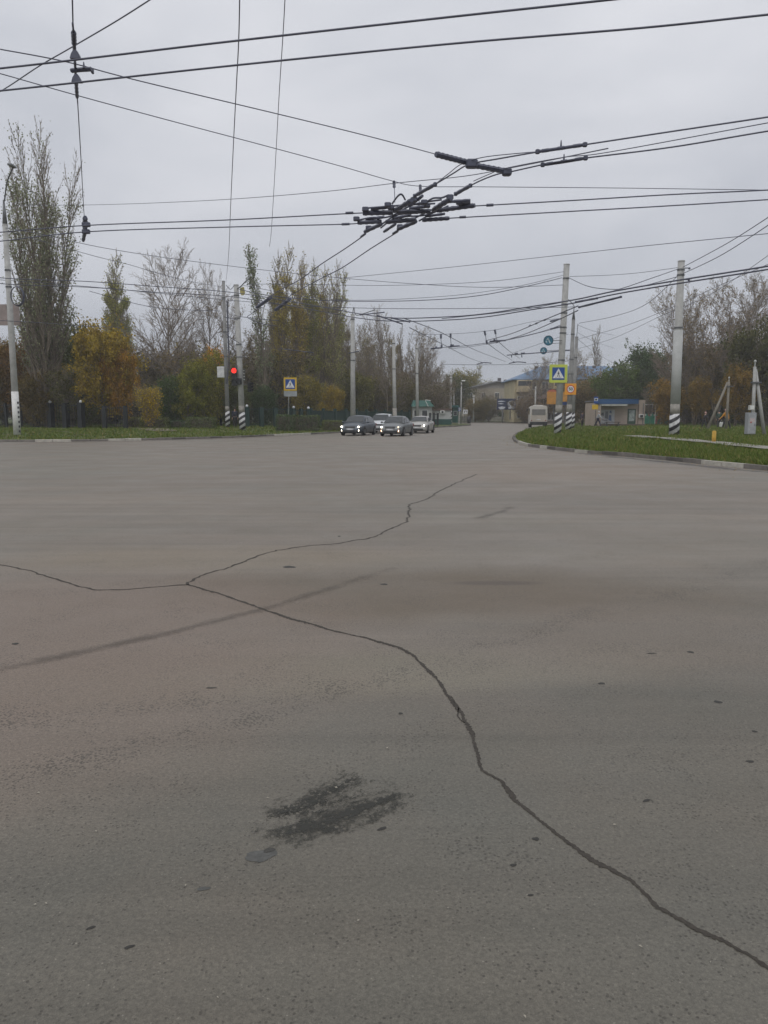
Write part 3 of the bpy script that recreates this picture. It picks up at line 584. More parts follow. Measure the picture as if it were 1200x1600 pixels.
T('pop2', 662, 525, 132, (.15, .13, .08), 'grey poplar just right of the pole before the green-roofed kiosk', name='poplar_tree', wide=1.)
T('pop2', 680, 548, 138, (.14, .12, .07), 'low grey poplar near the right end of the left tree line', name='poplar_tree', wide=1.)
T('barestem', 570, 500, 118, BRN, 'many-stemmed bare tree between the far lamp pole and the tall black-limbed tree', name='bare_tree', wide=.8)
T('bare1', 545, 488, 110, BRN, 'brown bare tree behind the lamp pole left of the cars', name='bare_tree', wide=.7)
T('pop2', 562, 510, 118, OLIVE, 'olive young poplar just right of the far lamp pole', name='poplar_tree', wide=.9)
T('pop1', 580, 500, 128, (.13, .115, .06), 'grey olive poplar left of the tall black bare tree', name='poplar_tree', wide=.9)
T('bare0', 606, 472, 104, BRN, 'tall black-limbed bare tree rising above the waiting cars', name='bare_tree', wide=.6, rz=2.2)
T('pop2', 632, 508, 122, BRN, 'grey narrow tree right of the tall black-limbed bare tree', name='poplar_tree', wide=.95)
T('pop2', 650, 528, 135, (.12, .10, .06), 'grey-brown poplar above the green-roofed kiosk', name='poplar_tree', wide=1.)
T('bare2', 671, 540, 125, BRN, 'bare tree leaning over the white low building', name='bare_tree', wide=.8)
T('bare1', 690, 568, 140, BRN, 'low bare tree at the right end of the left tree line', name='bare_tree', wide=1.)
# leafy trees and thickets in front of them
T('round0', 160, 495, 66, (.21, .15, .03), 'round orange-yellow maple behind the fence pillars', name='maple_tree', wide=.80)
T('round1', 194, 535, 65, (.22, .125, .025), 'smaller bright orange maple at the right edge of the yellow one', name='maple_tree', wide=.62)
T('thicket0', 234, 594, 63, (.34, .25, .03), 'small clear-yellow tree beside the sandy path', name='maple_tree', wide=.95)
T('bushy', 105, 480, 72, (.065, .07, .028), 'dark olive tree under the towering half-bare poplar', name='tree', wide=.72)
T('bushy', 50, 520, 70, (.12, .075, .032), 'rust-brown tree behind the leaning lamp pole', wide=.8)
T('round1', -2, 516, 70, (.15, .085, .03), 'brown-orange tree at the left edge of the picture', wide=.7)
T('bushy', 130, 560, 70, (.08, .075, .028), 'dim olive bush tree left under the orange maple', wide=.8)
T('round0', 292, 560, 72, (.15, .14, .03), 'yellow-green round tree left of the white switch box', wide=.75)
T('bushy', 326, 546, 74, (.15, .135, .028), 'yellow-green tree touching the left striped pole', wide=.7)
T('round1', 338, 536, 78, ORA, 'orange-topped tree peeking over the yellow-green one', wide=.45)
T('bushy', 268, 585, 73, GREEN, 'green bush tree right of the small clear-yellow tree', wide=.8)
T('bushy', 366, 590, 76, (.07, .075, .03), 'dark green tree behind the twin striped poles', wide=.9)
T('bushy', 412, 600, 78, DGREEN, 'dark green bush tree behind the crossing sign', wide=.8)
T('round0', 515, 598, 84, (.2, .15, .03), 'golden low tree behind the green mesh fence', wide=.7)
T('bushy', 478, 585, 86, (.15, .13, .03), 'olive golden thick tree at the foot of the poplar row', wide=.9)
T('thicket0', 445, 560, 96, (.14, .125, .035), 'olive thicket rising behind the crossing sign', wide=1., name='thicket_tree')
T('bushy', 555, 575, 104, (.12, .10, .035), 'brown-olive low tree behind the lamp pole left of the cars', wide=.9)
T('bushy', 628, 590, 118, (.09, .085, .035), 'olive low tree left of the green-roofed kiosk', wide=.9)
T('bushy', 62, 575, 66, (.09, .07, .03), 'olive-brown low tree hiding the foot of the towering poplar', wide=.9)
T('thicket0', 112, 560, 65.5, (.09, .08, .035), 'dim thicket tree just right of the foot of the towering poplar', name='thicket_tree', wide=1.)
rr = random.Random(4)
for i in range(44):
    px = -60+i*17.5+rr.uniform(-6, 6); Y = rr.uniform(88, 112) if px < 440 else rr.uniform(108, 145)
    tp = rr.uniform(520, 575) if px < 560 else rr.uniform(565, 600)
    T(rr.choice(['thicket0', 'thicket1', 'thicket1']), px, tp, Y, rr.choice([(.10, .08, .045), (.12, .10, .045), (.09, .07, .05)]), 'brown tangled young tree in the thicket behind the left park fence', 'young trees of the left thicket', name='thicket_tree', wide=1.15)
for i in range(34):
    px = -60+i*22+rr.uniform(-8, 8); Y = rr.uniform(80, 90) if px < 440 else rr.uniform(98, 120)
    Y = 121 if px > 622 else Y
    T(rr.choice(['bushy', 'thicket0']), px, rr.uniform(604, 628), Y, rr.choice([(.05, .055, .025), (.07, .06, .03), (.055, .05, .03)]), 'dark low bush in the undergrowth behind the left park fence', 'undergrowth bushes behind the fence', name='bush', cat='bush', wide=1.5)
# centre distance
T('round0', 705, 582, 165, (.06, .068, .03), 'dark green distant tree left of the thin street lamp', side=None, wide=1.)
T('pop1', 735, 566, 185, (.17, .15, .05), 'yellow-green distant poplar behind the thin street lamp', side=None, name='poplar_tree', wide=1.9)
T('round1', 722, 574, 182, (.14, .125, .04), 'olive distant tree beside the yellow-green poplar', side=None, wide=.9)
T('round0', 757, 592, 180, (.16, .14, .05), 'pale olive distant tree in front of the gabled house', side=None, wide=.9)
T('bare1', 756, 600, 168, BRN, 'bare distant tree left of the dark billboard', side=None, name='bare_tree', wide=1.1)
T('bushy', 741, 622, 160, (.13, .105, .045), 'brown distant bush tree beside the white plate sign', side=None)
T('bare2', 770, 612, 166, BRN, 'low bare tree against the gabled house wall', side=None, name='bare_tree', wide=1.)
T('bare0', 833, 560, 140, BRN, 'bare tree in front of the blue-roofed house', side=None, name='bare_tree', wide=1.15)
T('bare1', 816, 600, 148, BRN, 'small bare tree right of the dark billboard', side=None, name='bare_tree', wide=1.)
T('barestem', 862, 545, 150, BRN, 'many-stemmed bare tree behind the near striped pole', side=None, name='bare_tree', wide=1.)
T('thicket1', 840, 610, 142, BRN, 'brown thicket above the bus roof', side=None, name='thicket_tree', wide=1.3)
T('thicket1', 826, 618, 146, BRN, 'brown thicket left of the bus', side=None, name='thicket_tree', wide=1.)
T('thicket0', 870, 608, 138, BRN, 'brown thicket between bus and striped pole', side=None, name='thicket_tree', wide=1.3)
T('thicket1', 764, 612, 160, (.12, .09, .055), 'brown bare thicket before the left half of the gabled house', side=None, name='thicket_tree', wide=1.5)
T('bushy', 752, 622, 158, (.11, .09, .04), 'olive-brown low tree right of the white plate sign', side=None, wide=1.1)
for px, tp, Y, wh_ in ((820, 622, 148.5, 'just right of the billboard'), (822, 612, 143, 'left of the bus, in front of the yellow house'), (852, 606, 139, 'directly over the bus roof, right half'), (828, 616, 137, 'touching the left upper corner of the bus')): T('thicket1', px, tp, Y, (.12, .085, .055), 'grey-brown leafless thicket '+wh_, side=None, name='thicket_tree', wide=1.5)
T('bushy', 783, 641, 168, DGREEN, 'small dark round bush under the billboard', side=None, name='bush', cat='bush', wide=.8)
T('bushy', 797, 640, 170, DGREEN, 'dark round bush just right of the one under the billboard', side=None, name='bush', cat='bush', wide=.8)
# right side
T('pop2', 932, 509, 160, (.17, .16, .11), 'lone pale poplar above the stop pavilion', name='poplar_tree', side='R', wide=1.)
T('bushy', 912, 590, 122, (.14, .10, .045), 'tawny bush tree left of the stop pavilion', side='R', wide=1.1)
T('thicket0', 898, 585, 128, (.15, .11, .045), 'tawny thicket behind the far striped pole', side='R', wide=1.3, name='thicket_tree')
T('bushy', 940, 600, 125, (.12, .095, .045), 'tawny bush tree behind the pavilion roof', side='R', wide=1.1)
T('thicket1', 925, 560, 150, BRN, 'faint bare thicket beside the lone pale poplar', side='R', name='thicket_tree')
T('bushy', 965, 566, 112, (.07, .09, .03), 'mid-green tree rising over the pavilion left part', side='R', wide=1.)
T('round0', 990, 533, 115, (.045, .068, .03), 'full dark green tree over the pavilion', side='R', wide=.85)
T('round1', 1012, 570, 112, DGREEN, 'dark green tree beside the full one, at the pavilion right end', side='R', wide=.75)
T('bare0', 1046, 452, 94, BRN, 'leaning bare tree left of the tall right pole', side='R', name='bare_tree', wide=.85)
T('barestem', 1085, 440, 92, BRN, 'many-stemmed bare tree right of the tall right pole', side='R', name='bare_tree', wide=.75)
T('barestem', 1120, 432, 90, BRN, 'bare many-stemmed tree above the leaning strut pole', side='R', name='bare_tree', wide=.75)
T('bare2', 1150, 416, 88, BRN, 'tallest bare tree on the right', side='R', name='bare_tree', wide=.8)
T('barestem', 1178, 424, 92, BRN, 'bare tree left of the right picture edge', side='R', name='bare_tree', wide=.8)
T('bare0', 1215, 425, 90, BRN, 'bare tree at the right picture edge', side='R', name='bare_tree', wide=.8)
T('bushy', 1196, 488, 80, (.055, .062, .028), 'dark green leafy tree at the right picture edge', side='R', wide=.75)
T('bushy', 1168, 560, 82, (.07, .06, .028), 'dark olive tree behind the grey cabinet', side='R', wide=.9)
T('round0', 1070, 545, 96, (.11, .075, .035), 'rust-brown tree behind the tall right pole', side='R', wide=.7)
T('bushy', 1043, 590, 88, (.17, .12, .03), 'orange young tree just left of the tall right pole', side='R', wide=.9)
T('round1', 1093, 585, 86, (.165, .12, .032), 'orange young tree left of the leaning strut pole', side='R', wide=.7)
T('round0', 1148, 565, 80, (.15, .105, .026), 'golden-olive tree behind the figure in orange', side='R', wide=.75)
T('round1', 1115, 540, 92, (.10, .072, .035), 'brown tree behind the leaning strut pole', side='R', wide=.8)
T('bushy', 1128, 600, 92, (.035, .042, .022), 'dark hollow bush tree behind the walkers', side='R', wide=1.)
for i in range(16):
    px = 1030+i*15+rr.uniform(-6, 6); T(rr.choice(['thicket0', 'thicket1']), px, rr.uniform(500, 585), rr.uniform(98, 125), rr.choice([(.10, .07, .045), (.12, .085, .04)]), 'brown tangled young tree in the right background', 'young trees of the right background', side='R', name='thicket_tree', wide=1.1)
for i in range(11):
    px = 1085+i*14; T('bushy', px, rr.uniform(612, 635), rr.uniform(98, 110), (.055, .045, .028), 'dark low bush behind the right lawn', 'bushes behind the right lawn', side='R', name='bush', cat='bush', wide=1.3)
# hedges: clipped blocks of small leaves over twigs
def hedge(px0, px1, top, Y, col, label, seed, rough=.06, depth=1.2):
    a = Q(px0, 655, Y); b_ = Q(px1, 655, Y); x0, x1 = a.x, b_.x; zb = float(lawn_h((x0+x1)/2, Y, 'L')[0]); h = Q(px0, top, Y).z-zb; r = np.random.default_rng(seed)
    o = thing('hedge', ((x0+x1)/2, Y, zb), label, 'hedge'); n = int((x1-x0)*depth*h*750); c = r.uniform(-1, 1, (n, 3)); w = (x1-x0)/2
    k = np.abs(c).max(1); c = c/np.maximum(k, 1e-6)[:, None]*np.maximum(k, r.uniform(.75, 1, n))[:, None]
    c = np.sign(c)*np.abs(c)**.92; C = c*[w, depth/2, h/2]; C[:, 2] += h/2; C[:, 2] *= 1+rough*vnoise(C[:, 0], C[:, 1], 2., seed)*.6; C += r.normal(0, .03, C.shape)
    v, f = leaves_geo(C, .06, r); l = ob('foliage', npmesh('foliage', v, f, mats=[LEAF]), o); l.color = (*[c*2.1 for c in col], 1)
    m = 160; p0 = np.c_[r.uniform(-w, w, m)*.9, r.uniform(-.3, .3, m), np.zeros(m)]; p1 = p0+np.c_[r.normal(0, .15, m), r.normal(0, .1, m), np.full(m, h*.9)]
    v, f = frusta(p0, p1, np.full(m, .012), np.full(m, .006), 4); ob('stem', npmesh('stem', v, f, mats=[BARK]), o); return o
hedge(198, 218, 652, 66, (.10, .105, .035), 'short yellowish hedge beside the fence opening', 1)
hedge(220, 262, 653, 65, (.075, .085, .03), 'low green hedge along the sandy path', 2)
hedge(268, 288, 657, 66, DGREEN, 'small dark hedge block left of the clipped rectangular one', 3)
hedge(292, 337, 652, 64, (.06, .075, .03), 'clipped rectangular hedge left of the twin striped poles', 4)
hedge(432, 456, 648.5, 64, (.045, .065, .03), 'dark clipped hedge left behind the crossing sign post', 5)
hedge(456.5, 500, 649, 66, (.05, .065, .03), 'long clipped hedge right of the crossing sign post', 6)
hedge(503, 534, 657, 68, (.075, .085, .032), 'lower green hedge left of the dark hatchback', 7)
# ------------------------------------------------------------------ poles
YEL_P = mat('yellow_sign', (.62, .40, .03), .55, nscale=2, namt=.12); LIME = mat('lime_sign', (.55, .62, .10), .5, nscale=2, namt=.08); ORAN = mat('orange_sign', (.78, .33, .03), .5, nscale=2, namt=.08)
BLUE = mat('blue_sign', (.012, .07, .30), .45); WSIGN = mat('white_sign', (.72, .73, .74), .5); REDS = mat('red_sign', (.55, .03, .02), .5); BLK = mat('black_mark', (.02, .02, .022), .6)
GREYB = mat('grey_back', (.24, .25, .26), .6, nscale=3)
def pole(base, top, r0, r1, label, cat='pole', name='utility_pole', paint=None, m=CONC, bands=(), group=None, n=14, pr=1.02):
    base, top = Vector(base), Vector(top); o = thing(name, base, label, cat, group); d = top-base; H = d.length; u = d.normalized()
    q = MB(); q.smooth = True; q.cyl(-u*.1, u*H, r0, r1, n); q.smooth = False; q.cyl(u*H, u*(H+.06), r1*1.1, r1*1.05, n); q.build('shaft', m, o)
    if paint:
        ph, pm, wh = paint; q = MB(); f = lambda h: (r0+(r1-r0)*h/H)*pr+.006
        q.smooth = True
        q.cyl(u*.0, u*ph, f(0), f(ph), 18); q.build('painted_base', pm, o)
        if wh:
            q = MB(); q.smooth = True; q.cyl(u*ph, u*wh, f(ph)-.004, f(wh)-.012, 18); q.build('whitewash', mat('old_whitewash', (.33, .31, .28), .85, nscale=4, namt=.3), o)
    for h in bands:
        if h > H-.2: continue
        rr_ = r0+(r1-r0)*h/H; q = MB(); q.cyl(u*(h-.05), u*(h+.05), rr_+.02, rr_+.02, n); q.cyl(u*h+Vector((0, -rr_-.02, 0)), u*h+Vector((0, -rr_-.12, 0)), .03, .03, 6); q.build('clamp_band', STEEL, o)
    o['h'] = H; return o, u
def vertical(px, pb, ptx, pt, side, zb=None):
    b_ = G(px, pb, side); t_ = Q(ptx, pt, b_.y); return b_, t_
# 1 leaning lamp pole, left
b1, t1 = vertical(27, 680, 8, 352, 'L'); p1, u1 = pole(b1, t1, .21, .15, 'leaning whitewashed concrete lamp pole at the left picture edge', 'lamp pole', 'lamp_pole', None, CONC, (9.2, 10.2))
q = MB(); q.smooth = True; q.cyl(u1*.0, u1*2.75, .222, .212, 18); q.build('whitewash', WHITEP, p1)
for i in range(7): q = MB(); q.box(tuple(u1*(.25+i*.3)+Vector((.19, -.07, 0))), (.07, .12, .14)); q.build('warning_mark', BLACKP, p1)
q = MB(); q.smooth = True; H1 = (t1-b1).length; q.cyl(u1*H1, u1*(H1+1.5), .15, .05, 12); a = Q(12, 300, b1.y)-b1; c_ = Q(20, 262, b1.y-1)-b1; q.tube(catmull([u1*(H1+1.4), Q(7.5, 310, b1.y)-b1, Q(11, 285, b1.y-.3)-b1, c_], 6), .045, 8); q.build('bracket', STEEL, p1)
q = MB(); q.bbox((0, 0, 0), (.28, .7, .14), .04); q.build('lamp_head', GREYB, p1, loc=c_+Vector((.05, -.2, .05)))
q = MB(); m_ = Q(28, 463, b1.y-.3)-b1
for k in range(4): q.tube([m_+Vector((math.cos(a_)*(.42-.012*k), -.05*k, math.sin(a_)*(.6-.015*k))) for a_ in np.linspace(0, 2*math.pi, 28)], .02, 6, cap=False)
q.build('cable_coil', WIRE, p1)
# board behind the pole
bd = thing('advert_board', Q(12, 492, b1.y+.9), 'weathered pinkish board fixed high behind the leaning lamp pole', 'board'); s = b1.y/1200
q = MB(); q.bbox((0, 0, 0), (37*s, .06, 32*s), .01); q.build('panel', mat('weathered_board', (.30, .25, .235), .85, nscale=2, namt=.2), bd)
q = MB()
for z_ in (-.4, .4): q.cyl((0, -.03, z_), (.3, -.75, z_), .025, .025, 6)
q.build('bracket', STEEL, bd)
# 2,3 twin striped poles
b2, t2 = vertical(356, 668, 349, 440, 'L'); b2.y += 0; p2, u2 = pole(b2, t2, .20, .135, 'slimmer left one of the twin striped poles, with a white switch box', paint=(1.45, STRIPE, 1.9), m=CONCD, bands=(11.2, 8.3, 6.2))
b3, t3 = vertical(379, 672, 369, 446, 'L'); p3, u3 = pole(b3, t3, .25, .20, 'thicker right one of the twin striped poles, carrying a lamp arm', paint=(1.45, STRIPE, 2.0), m=CONC, bands=(10.8, 9., 6.9, 5.9))
q = MB(); q.smooth = True; q.tube([t3-b3+Vector((.1, -.1, -.3)), Q(377, 447, b3.y-.6)-b3, Q(386, 437, b3.y-1.)-b3], .045, 6); q.build('lamp_arm', STEEL, p3)
q = MB(); q.bbox((0, 0, 0), (.62, .3, .12), .03); lh = q.build('lamp_head', GREYB, p3, loc=Q(386.5, 437, b3.y-1.1)-b3); lh.rotation_euler = (0, -.85, .2)
ys = thing('route_plate', Q(379, 455, b3.y-.35), 'small faded yellow plate hanging below the lamp arm', 'sign'); q = MB(); q.poly([(-.18, 0, .28), (.12, 0, .33), (.2, 0, -.1), (.12, 0, -.3), (-.1, 0, -.33), (-.22, 0, -.05)], .02); q.build('plate', mat('faded_yellow', (.36, .31, .10), .7, nscale=8, namt=.3), ys); q = MB(); q.cyl((0, .01, .3), (0, .25, .45), .012, .012, 6); q.build('hanger', STEEL, ys)
sb = thing('switch_box', Q(345, 581.5, b2.y-.3), 'white metal box on the left of the twin striped poles', 'box'); s = b2.y/1200
q = MB(); q.bbox((0, 0, 0), (10.5*s, .25, 16.5*s), .02); q.build('box_body', WHITEP, sb); q = MB(); q.box((0, -.135, 0), (9*s, .015, 14.6*s)); q.build('door', mat('pale_door', (.62, .63, .63), .6), sb); q = MB(); q.box((.16, .0, .5), (.3, .05, .05)); q.box((.22, .12, -.2), (.2, .04, .04)); q.build('bracket', STEEL, sb)
cb = thing('power_cable', Q(355, 520, b2.y-.26), 'black cable bundle running down the left one of the twin poles', 'cable')
q = MB()
for k, dx in enumerate((0, .05, .09)): q.tube(catmull([Q(354+k, 470, b2.y-.26)-cb.location, Q(356+k*.7, 530, b2.y-.3)-cb.location, Q(356.5+k*1.2, 565, b2.y-.32)-cb.location, Q(353+k, 600, b2.y-.3)-cb.location], 6), .022, 6)
q.build('cable_sleeve', WIRE, cb)
# traffic lights
def lens(o, c, r, m_, nm='lens', hood=True):
    q = MB(); q.disc((c[0], c[1]-.03, c[2]), r, .03, 18); l = q.build(nm, m_, o)
    if hood:
        q = MB(); n = 12; pts = []
        for i in range(n):
            a0, a1 = math.pi*(-.15+1.3*i/n), math.pi*(-.15+1.3*(i+1)/n); R_ = r*1.12
            q.add([(c[0]+R_*math.cos(a0), c[1], c[2]+R_*math.sin(a0)), (c[0]+R_*math.cos(a1), c[1], c[2]+R_*math.sin(a1)), (c[0]+R_*math.cos(a1), c[1]-.2-.06*math.sin(a1), c[2]+R_*math.sin(a1)), (c[0]+R_*math.cos(a0), c[1]-.2-.06*math.sin(a0), c[2]+R_*math.sin(a0))], [(0, 1, 2, 3), (3, 2, 1, 0)])
        q.build('hood', BLACKP, l)
    return l
GLASSD = mat('dark_lens', (.03, .035, .035), .25); s = b3.y/1200
tl = thing('traffic_light', Q(366, 588, b3.y-.45), 'traffic light glowing red on the right one of the twin striped poles', 'traffic light'); r = 3.9*s
q = MB(); q.bbox((0, .06, -.05), (8.6*s, .2, 27*s), .03); q.bbox((7.2*s, .06, -7.5*s), (8.2*s, .2, 9.5*s), .03); q.build('housing', mat('signal_housing', (.03, .034, .032), .6), tl)
lens(tl, (0, -.05, 8.6*s), r, mat('red_lamp', (.8, .02, .01), .4, emit=(1, .03, .02), estr=1.5), 'red_lens'); lens(tl, (0, -.05, -.2*s), r*.9, GLASSD, 'amber_lens'); lens(tl, (0, -.05, -8.3*s), r*.9, GLASSD, 'green_lens'); lens(tl, (7.4*s, -.05, -8*s), r*.9, GLASSD, 'arrow_lens')
q = MB(); q.tube([(.1, .1, 13*s), (.1, .2, 16*s), (.5, .4, 16.5*s)], .03, 6); q.build('bracket', STEEL, tl)
tl = thing('traffic_light', Q(390, 605, b3.y+.4), 'unlit traffic light turned away behind the twin striped poles', 'traffic light', rz=.9)
q = MB(); q.bbox((0, 0, 0), (.32, .2, .8), .03); q.build('housing', MATS['signal_housing'], tl)
for z_ in (.26, 0, -.26): lens(tl, (0, -.11, z_), .12, GLASSD)
q = MB(); q.cyl((-.1, .1, .2), (-.62, .45, .2), .025, .025, 6); q.cyl((-.1, .1, -.2), (-.6, .45, -.2), .025, .025, 6); q.build('bracket', STEEL, tl)
tb = thing('countdown_board', Q(381.5, 586, b3.y-.3), 'narrow signal strip with pale dots on the right striped pole', 'signal'); q = MB(); q.bbox((0, 0, 0), (.16, .12, 1.0), .02); q.build('housing', MATS['signal_housing'], tb); q = MB()
for k in range(4): q.disc((0, -.075, .36-.24*k), .05, .02, 10)
q.build('dot', mat('pale_dot', (.45, .45, .40), .5), tb)
# crossing sign
def crossing(o, w, back, th=.03, rim=.13):
    q = MB(); q.bbox((0, 0, 0), (w, th, w), .008); q.build('backing_board', back, o)
    b = w*(1-2*rim); q = MB(); q.box((0, -th/2-.004, 0), (b, .006, b)); q.build('blue_panel', BLUE, o)
    y = -th/2-.012; q = MB(); k = b*.46; q.poly([(-k, y, -k*.8), (k, y, -k*.8), (0, y, k*.92)], .004); q.build('triangle', WSIGN, o)
    y -= .005; g = MB(); u = k*.011
    P2 = lambda pts: g.poly([(a*u, y, c*u-k*.12) for a, c in pts], .003)
    g.disc((2*u, y, 37*u-k*.12), 7.5*u, .003, 12)
    P2([(-6, 28), (6, 28), (9, 4), (-7, 4)]); P2([(-6, 27), (-20, 12), (-17, 8), (-3, 20)]); P2([(6, 26), (20, 10), (17, 6), (3, 18)])
    P2([(-7, 5), (1, 5), (-14, -38), (-24, -36)]); P2([(1, 5), (9, 5), (22, -36), (13, -39)])
    for c in (-48, -30, 4, 32): P2([(c, -52), (c+11, -52), (c+9, -44), (c+3, -44)])
    g.build('walker_mark', BLK, o)
cs_b = G(451, 668.5, 'L'); s = cs_b.y/1200
cs = thing('crossing_sign', cs_b, 'pedestrian crossing sign on its own thin post, yellow bordered, before the hedges', 'road sign')
q = MB(); q.smooth = True; q.cyl((0, 0, -.1), (.08, 0, 79*s), .038, .035, 10); q.build('post', mat('grey_post', (.34, .34, .33), .6, .2), cs)
pl = ob('sign_panel', None, cs)
pl.location = (.22, -.07, 67*s)
for c in ():
    pass
crossing(pl, 20*s, YEL_P)
q = MB(); q.bbox((0, 0, 0), (20.5*s, .03, 8.3*s), .01); q.build('supplement_plate', mat('dull_plate', (.30, .32, .33), .6, nscale=3), cs, loc=(.22, -.06, 52.3*s))
# 4 big striped pole right with crossing sign
b4, t4 = vertical(871, 678.5, 885.5, 414, 'R'); s = b4.y/1200
p4, u4 = pole(b4, t4, .255, .21, 'near striped concrete pole carrying the lime-bordered crossing sign', paint=(1.55, STRIPE, 2.1), bands=(11.0, 9.2, 8.6, 7.6, 7.2, 5.3))
c4 = thing('crossing_sign', Q(872.5, 583.8, b4.y-.33), 'lime-bordered pedestrian crossing sign strapped to the near striped pole', 'road sign'); crossing(c4, 27.5*s, LIME, rim=.155)
q = MB(); q.box((0, .05, .3), (.7, .05, .05)); q.box((0, .05, -.3), (.7, .05, .05)); q.build('strap', STEEL, c4)
# cantilever with the two round signs
def round_sign(px, py, r, Y, label):
    o = thing('round_sign', Q(px, py, Y), label, 'road sign'); s = Y/1200; q = MB(); q.disc((0, 0, 0), r*s, .04, 28); q.build('disc', mat('teal_sign', (.035, .17, .26), .45, nscale=4, namt=.4), o)
    q = MB(); n = 28
    for i in range(n):
        a0, a1 = 2*math.pi*i/n, 2*math.pi*(i+1)/n; q.add([(k*s*r*math.cos(a), -.01, k*s*r*math.sin(a)) for k, a in ((.80, a0), (.98, a0), (.98, a1), (.80, a1))], [(0, 1, 2, 3)])
    q.build('rim', mat('dark_teal', (.015, .08, .12), .5), o)
    q = MB(); e = r*s; q.poly([(-.5*e, -.012, .1*e), (-.05*e, -.012, .62*e), (.1*e, -.012, .15*e)], .004); q.poly([(-.12*e, -.012, .3*e), (.05*e, -.012, .36*e), (.28*e, -.012, -.1*e), (.5*e, -.012, -.5*e), (.2*e, -.012, -.55*e), (.02*e, -.012, -.1*e)], .004); q.poly([(-.62*e, -.012, -.1*e), (-.3*e, -.012, .0), (-.25*e, -.012, -.45*e), (-.5*e, -.012, -.4*e)], .004)
    q.build('arrow_mark', mat('pale_mark', (.45, .56, .60), .5), o); return o
r1_ = round_sign(857, 532, 7.6, b4.y-.2, 'larger round blue arrow sign held out left of the near striped pole')
q = MB(); q.cyl((0, .03, 0), Q(880, 532, b4.y)-Q(857, 532, b4.y), .025, .025, 6); q.cyl((.2, .03, -.22), Q(880, 535.5, b4.y)-Q(857, 532, b4.y), .02, .02, 6); q.build('support_arm', STEEL, r1_)
r2_ = round_sign(849.5, 548, 5.4, b4.y+22, 'smaller round blue sign hanging under the larger one')
q = MB(); q.cyl((0, .03, 0), Q(896, 546.5, b4.y+22)-Q(849.5, 548, b4.y+22), .03, .03, 6); q.build('support_arm', STEEL, r2_)
# 5,6 far striped poles (behind)
b5 = G(888, 672, 'R'); t5 = Q(896, 500, b5.y); s = b5.y/1200
p5, u5 = pole(b5, t5, .27, .15, 'far striped pole behind the near one, with a pointed tip and the fifty limit sign', name='lamp_pole', paint=(1.6, STRIPE, 2.3), m=CONCD, bands=(10, 8.5, 6.3, 5.0))
q = MB(); q.smooth = True; q.cyl(t5-b5, Q(896.8, 482, b5.y)-b5, .15, .03, 10); q.tube(catmull([Q(896.8, 484, b5.y)-b5, Q(897, 478, b5.y)-b5, Q(893, 473, b5.y-.5)-b5, Q(888, 468, b5.y-1)-b5], 5), .035, 6); q.build('bracket', STEEL, p5)
b6 = G(894, 669.5, 'R'); t6 = Q(901, 527, b6.y); p6, u6 = pole(b6, t6, .20, .16, 'thinner striped pole right behind the fifty limit sign, with a slim pipe on top', paint=(1.6, STRIPE, None), m=CONCD, bands=(9, 7))
q = MB(); q.cyl(t6-b6, Q(903, 506, b6.y)-b6, .035, .03, 6); q.build('mast', STEEL, p6)
s5 = thing('speed_sign', Q(891.5, 608, b5.y-.35), 'square orange sign with a red-ringed 50, on the far striped pole', 'road sign'); w = 17.5*s
q = MB(); q.bbox((0, 0, 0), (w, .03, w*.98), .01); q.build('backing_board', ORAN, s5); q = MB(); q.disc((0, -.024, 0), w*.34, .006, 28); q.build('red_ring', REDS, s5); q = MB(); q.disc((0, -.032, 0), w*.275, .006, 28); q.build('white_disc', WSIGN, s5)
def text(s, size, m_, parent, loc, name, ext=.004, bold=0.):
    c = bpy.data.curves.new('txt', 'FONT'); c.body = s; c.size = size; c.extrude = ext; c.align_x = 'CENTER'; c.align_y = 'CENTER'; c.offset = bold
    o = bpy.data.objects.new('txt', c); link(o); dg = bpy.context.evaluated_depsgraph_get(); me = bpy.data.meshes.new_from_object(o.evaluated_get(dg)); bpy.data.objects.remove(o); me.transform(Matrix.Rotation(math.pi/2, 4, 'X')); me.materials.clear(); me.materials.append(m_); return ob(name, me, parent, loc)
text('50', w*.36, BLK, s5, (0, -.042, 0), 'number', bold=w*.008)
# orange boards behind
Yo = 92; s = Yo/1200
og = thing('advert_board', Q(863, 622, Yo), 'faded orange board with a reddish top behind the near striped pole', 'board'); q = MB(); q.bbox((0, 0, 0), (17*s, .1, 19*s), .02); q.build('panel', mat('orange_board', (.50, .24, .05), .7, nscale=2, namt=.2), og)
q = MB(); q.poly([(-8*s, -.0, 9.5*s), (8*s, -.0, 9.5*s), (3*s, -.0, 13*s), (-1*s, 0, 13.5*s), (-6*s, 0, 11.5*s)], .1); q.build('top_panel', mat('red_board', (.42, .12, .07), .7, nscale=4, namt=.3), og)
q = MB(); q.cyl((3*s, .07, -60*s), (3*s, .07, 9*s), .06, .06, 8); q.build('post', STEEL, og)
og = thing('advert_board', Q(883.5, 620, Yo), 'small orange board over a blue strip between the striped poles', 'board'); q = MB(); q.bbox((0, 0, 0), (9*s, .1, 15*s), .02); q.build('panel', MATS['orange_board'], og); q = MB(); q.box((0, 0, -10.2*s), (9*s, .1, 4.5*s)); q.build('lower_strip', mat('navy', (.02, .05, .16), .6), og); q = MB(); q.cyl((0, .07, -50*s), (0, .07, 6*s), .05, .05, 8); q.build('post', STEEL, og)
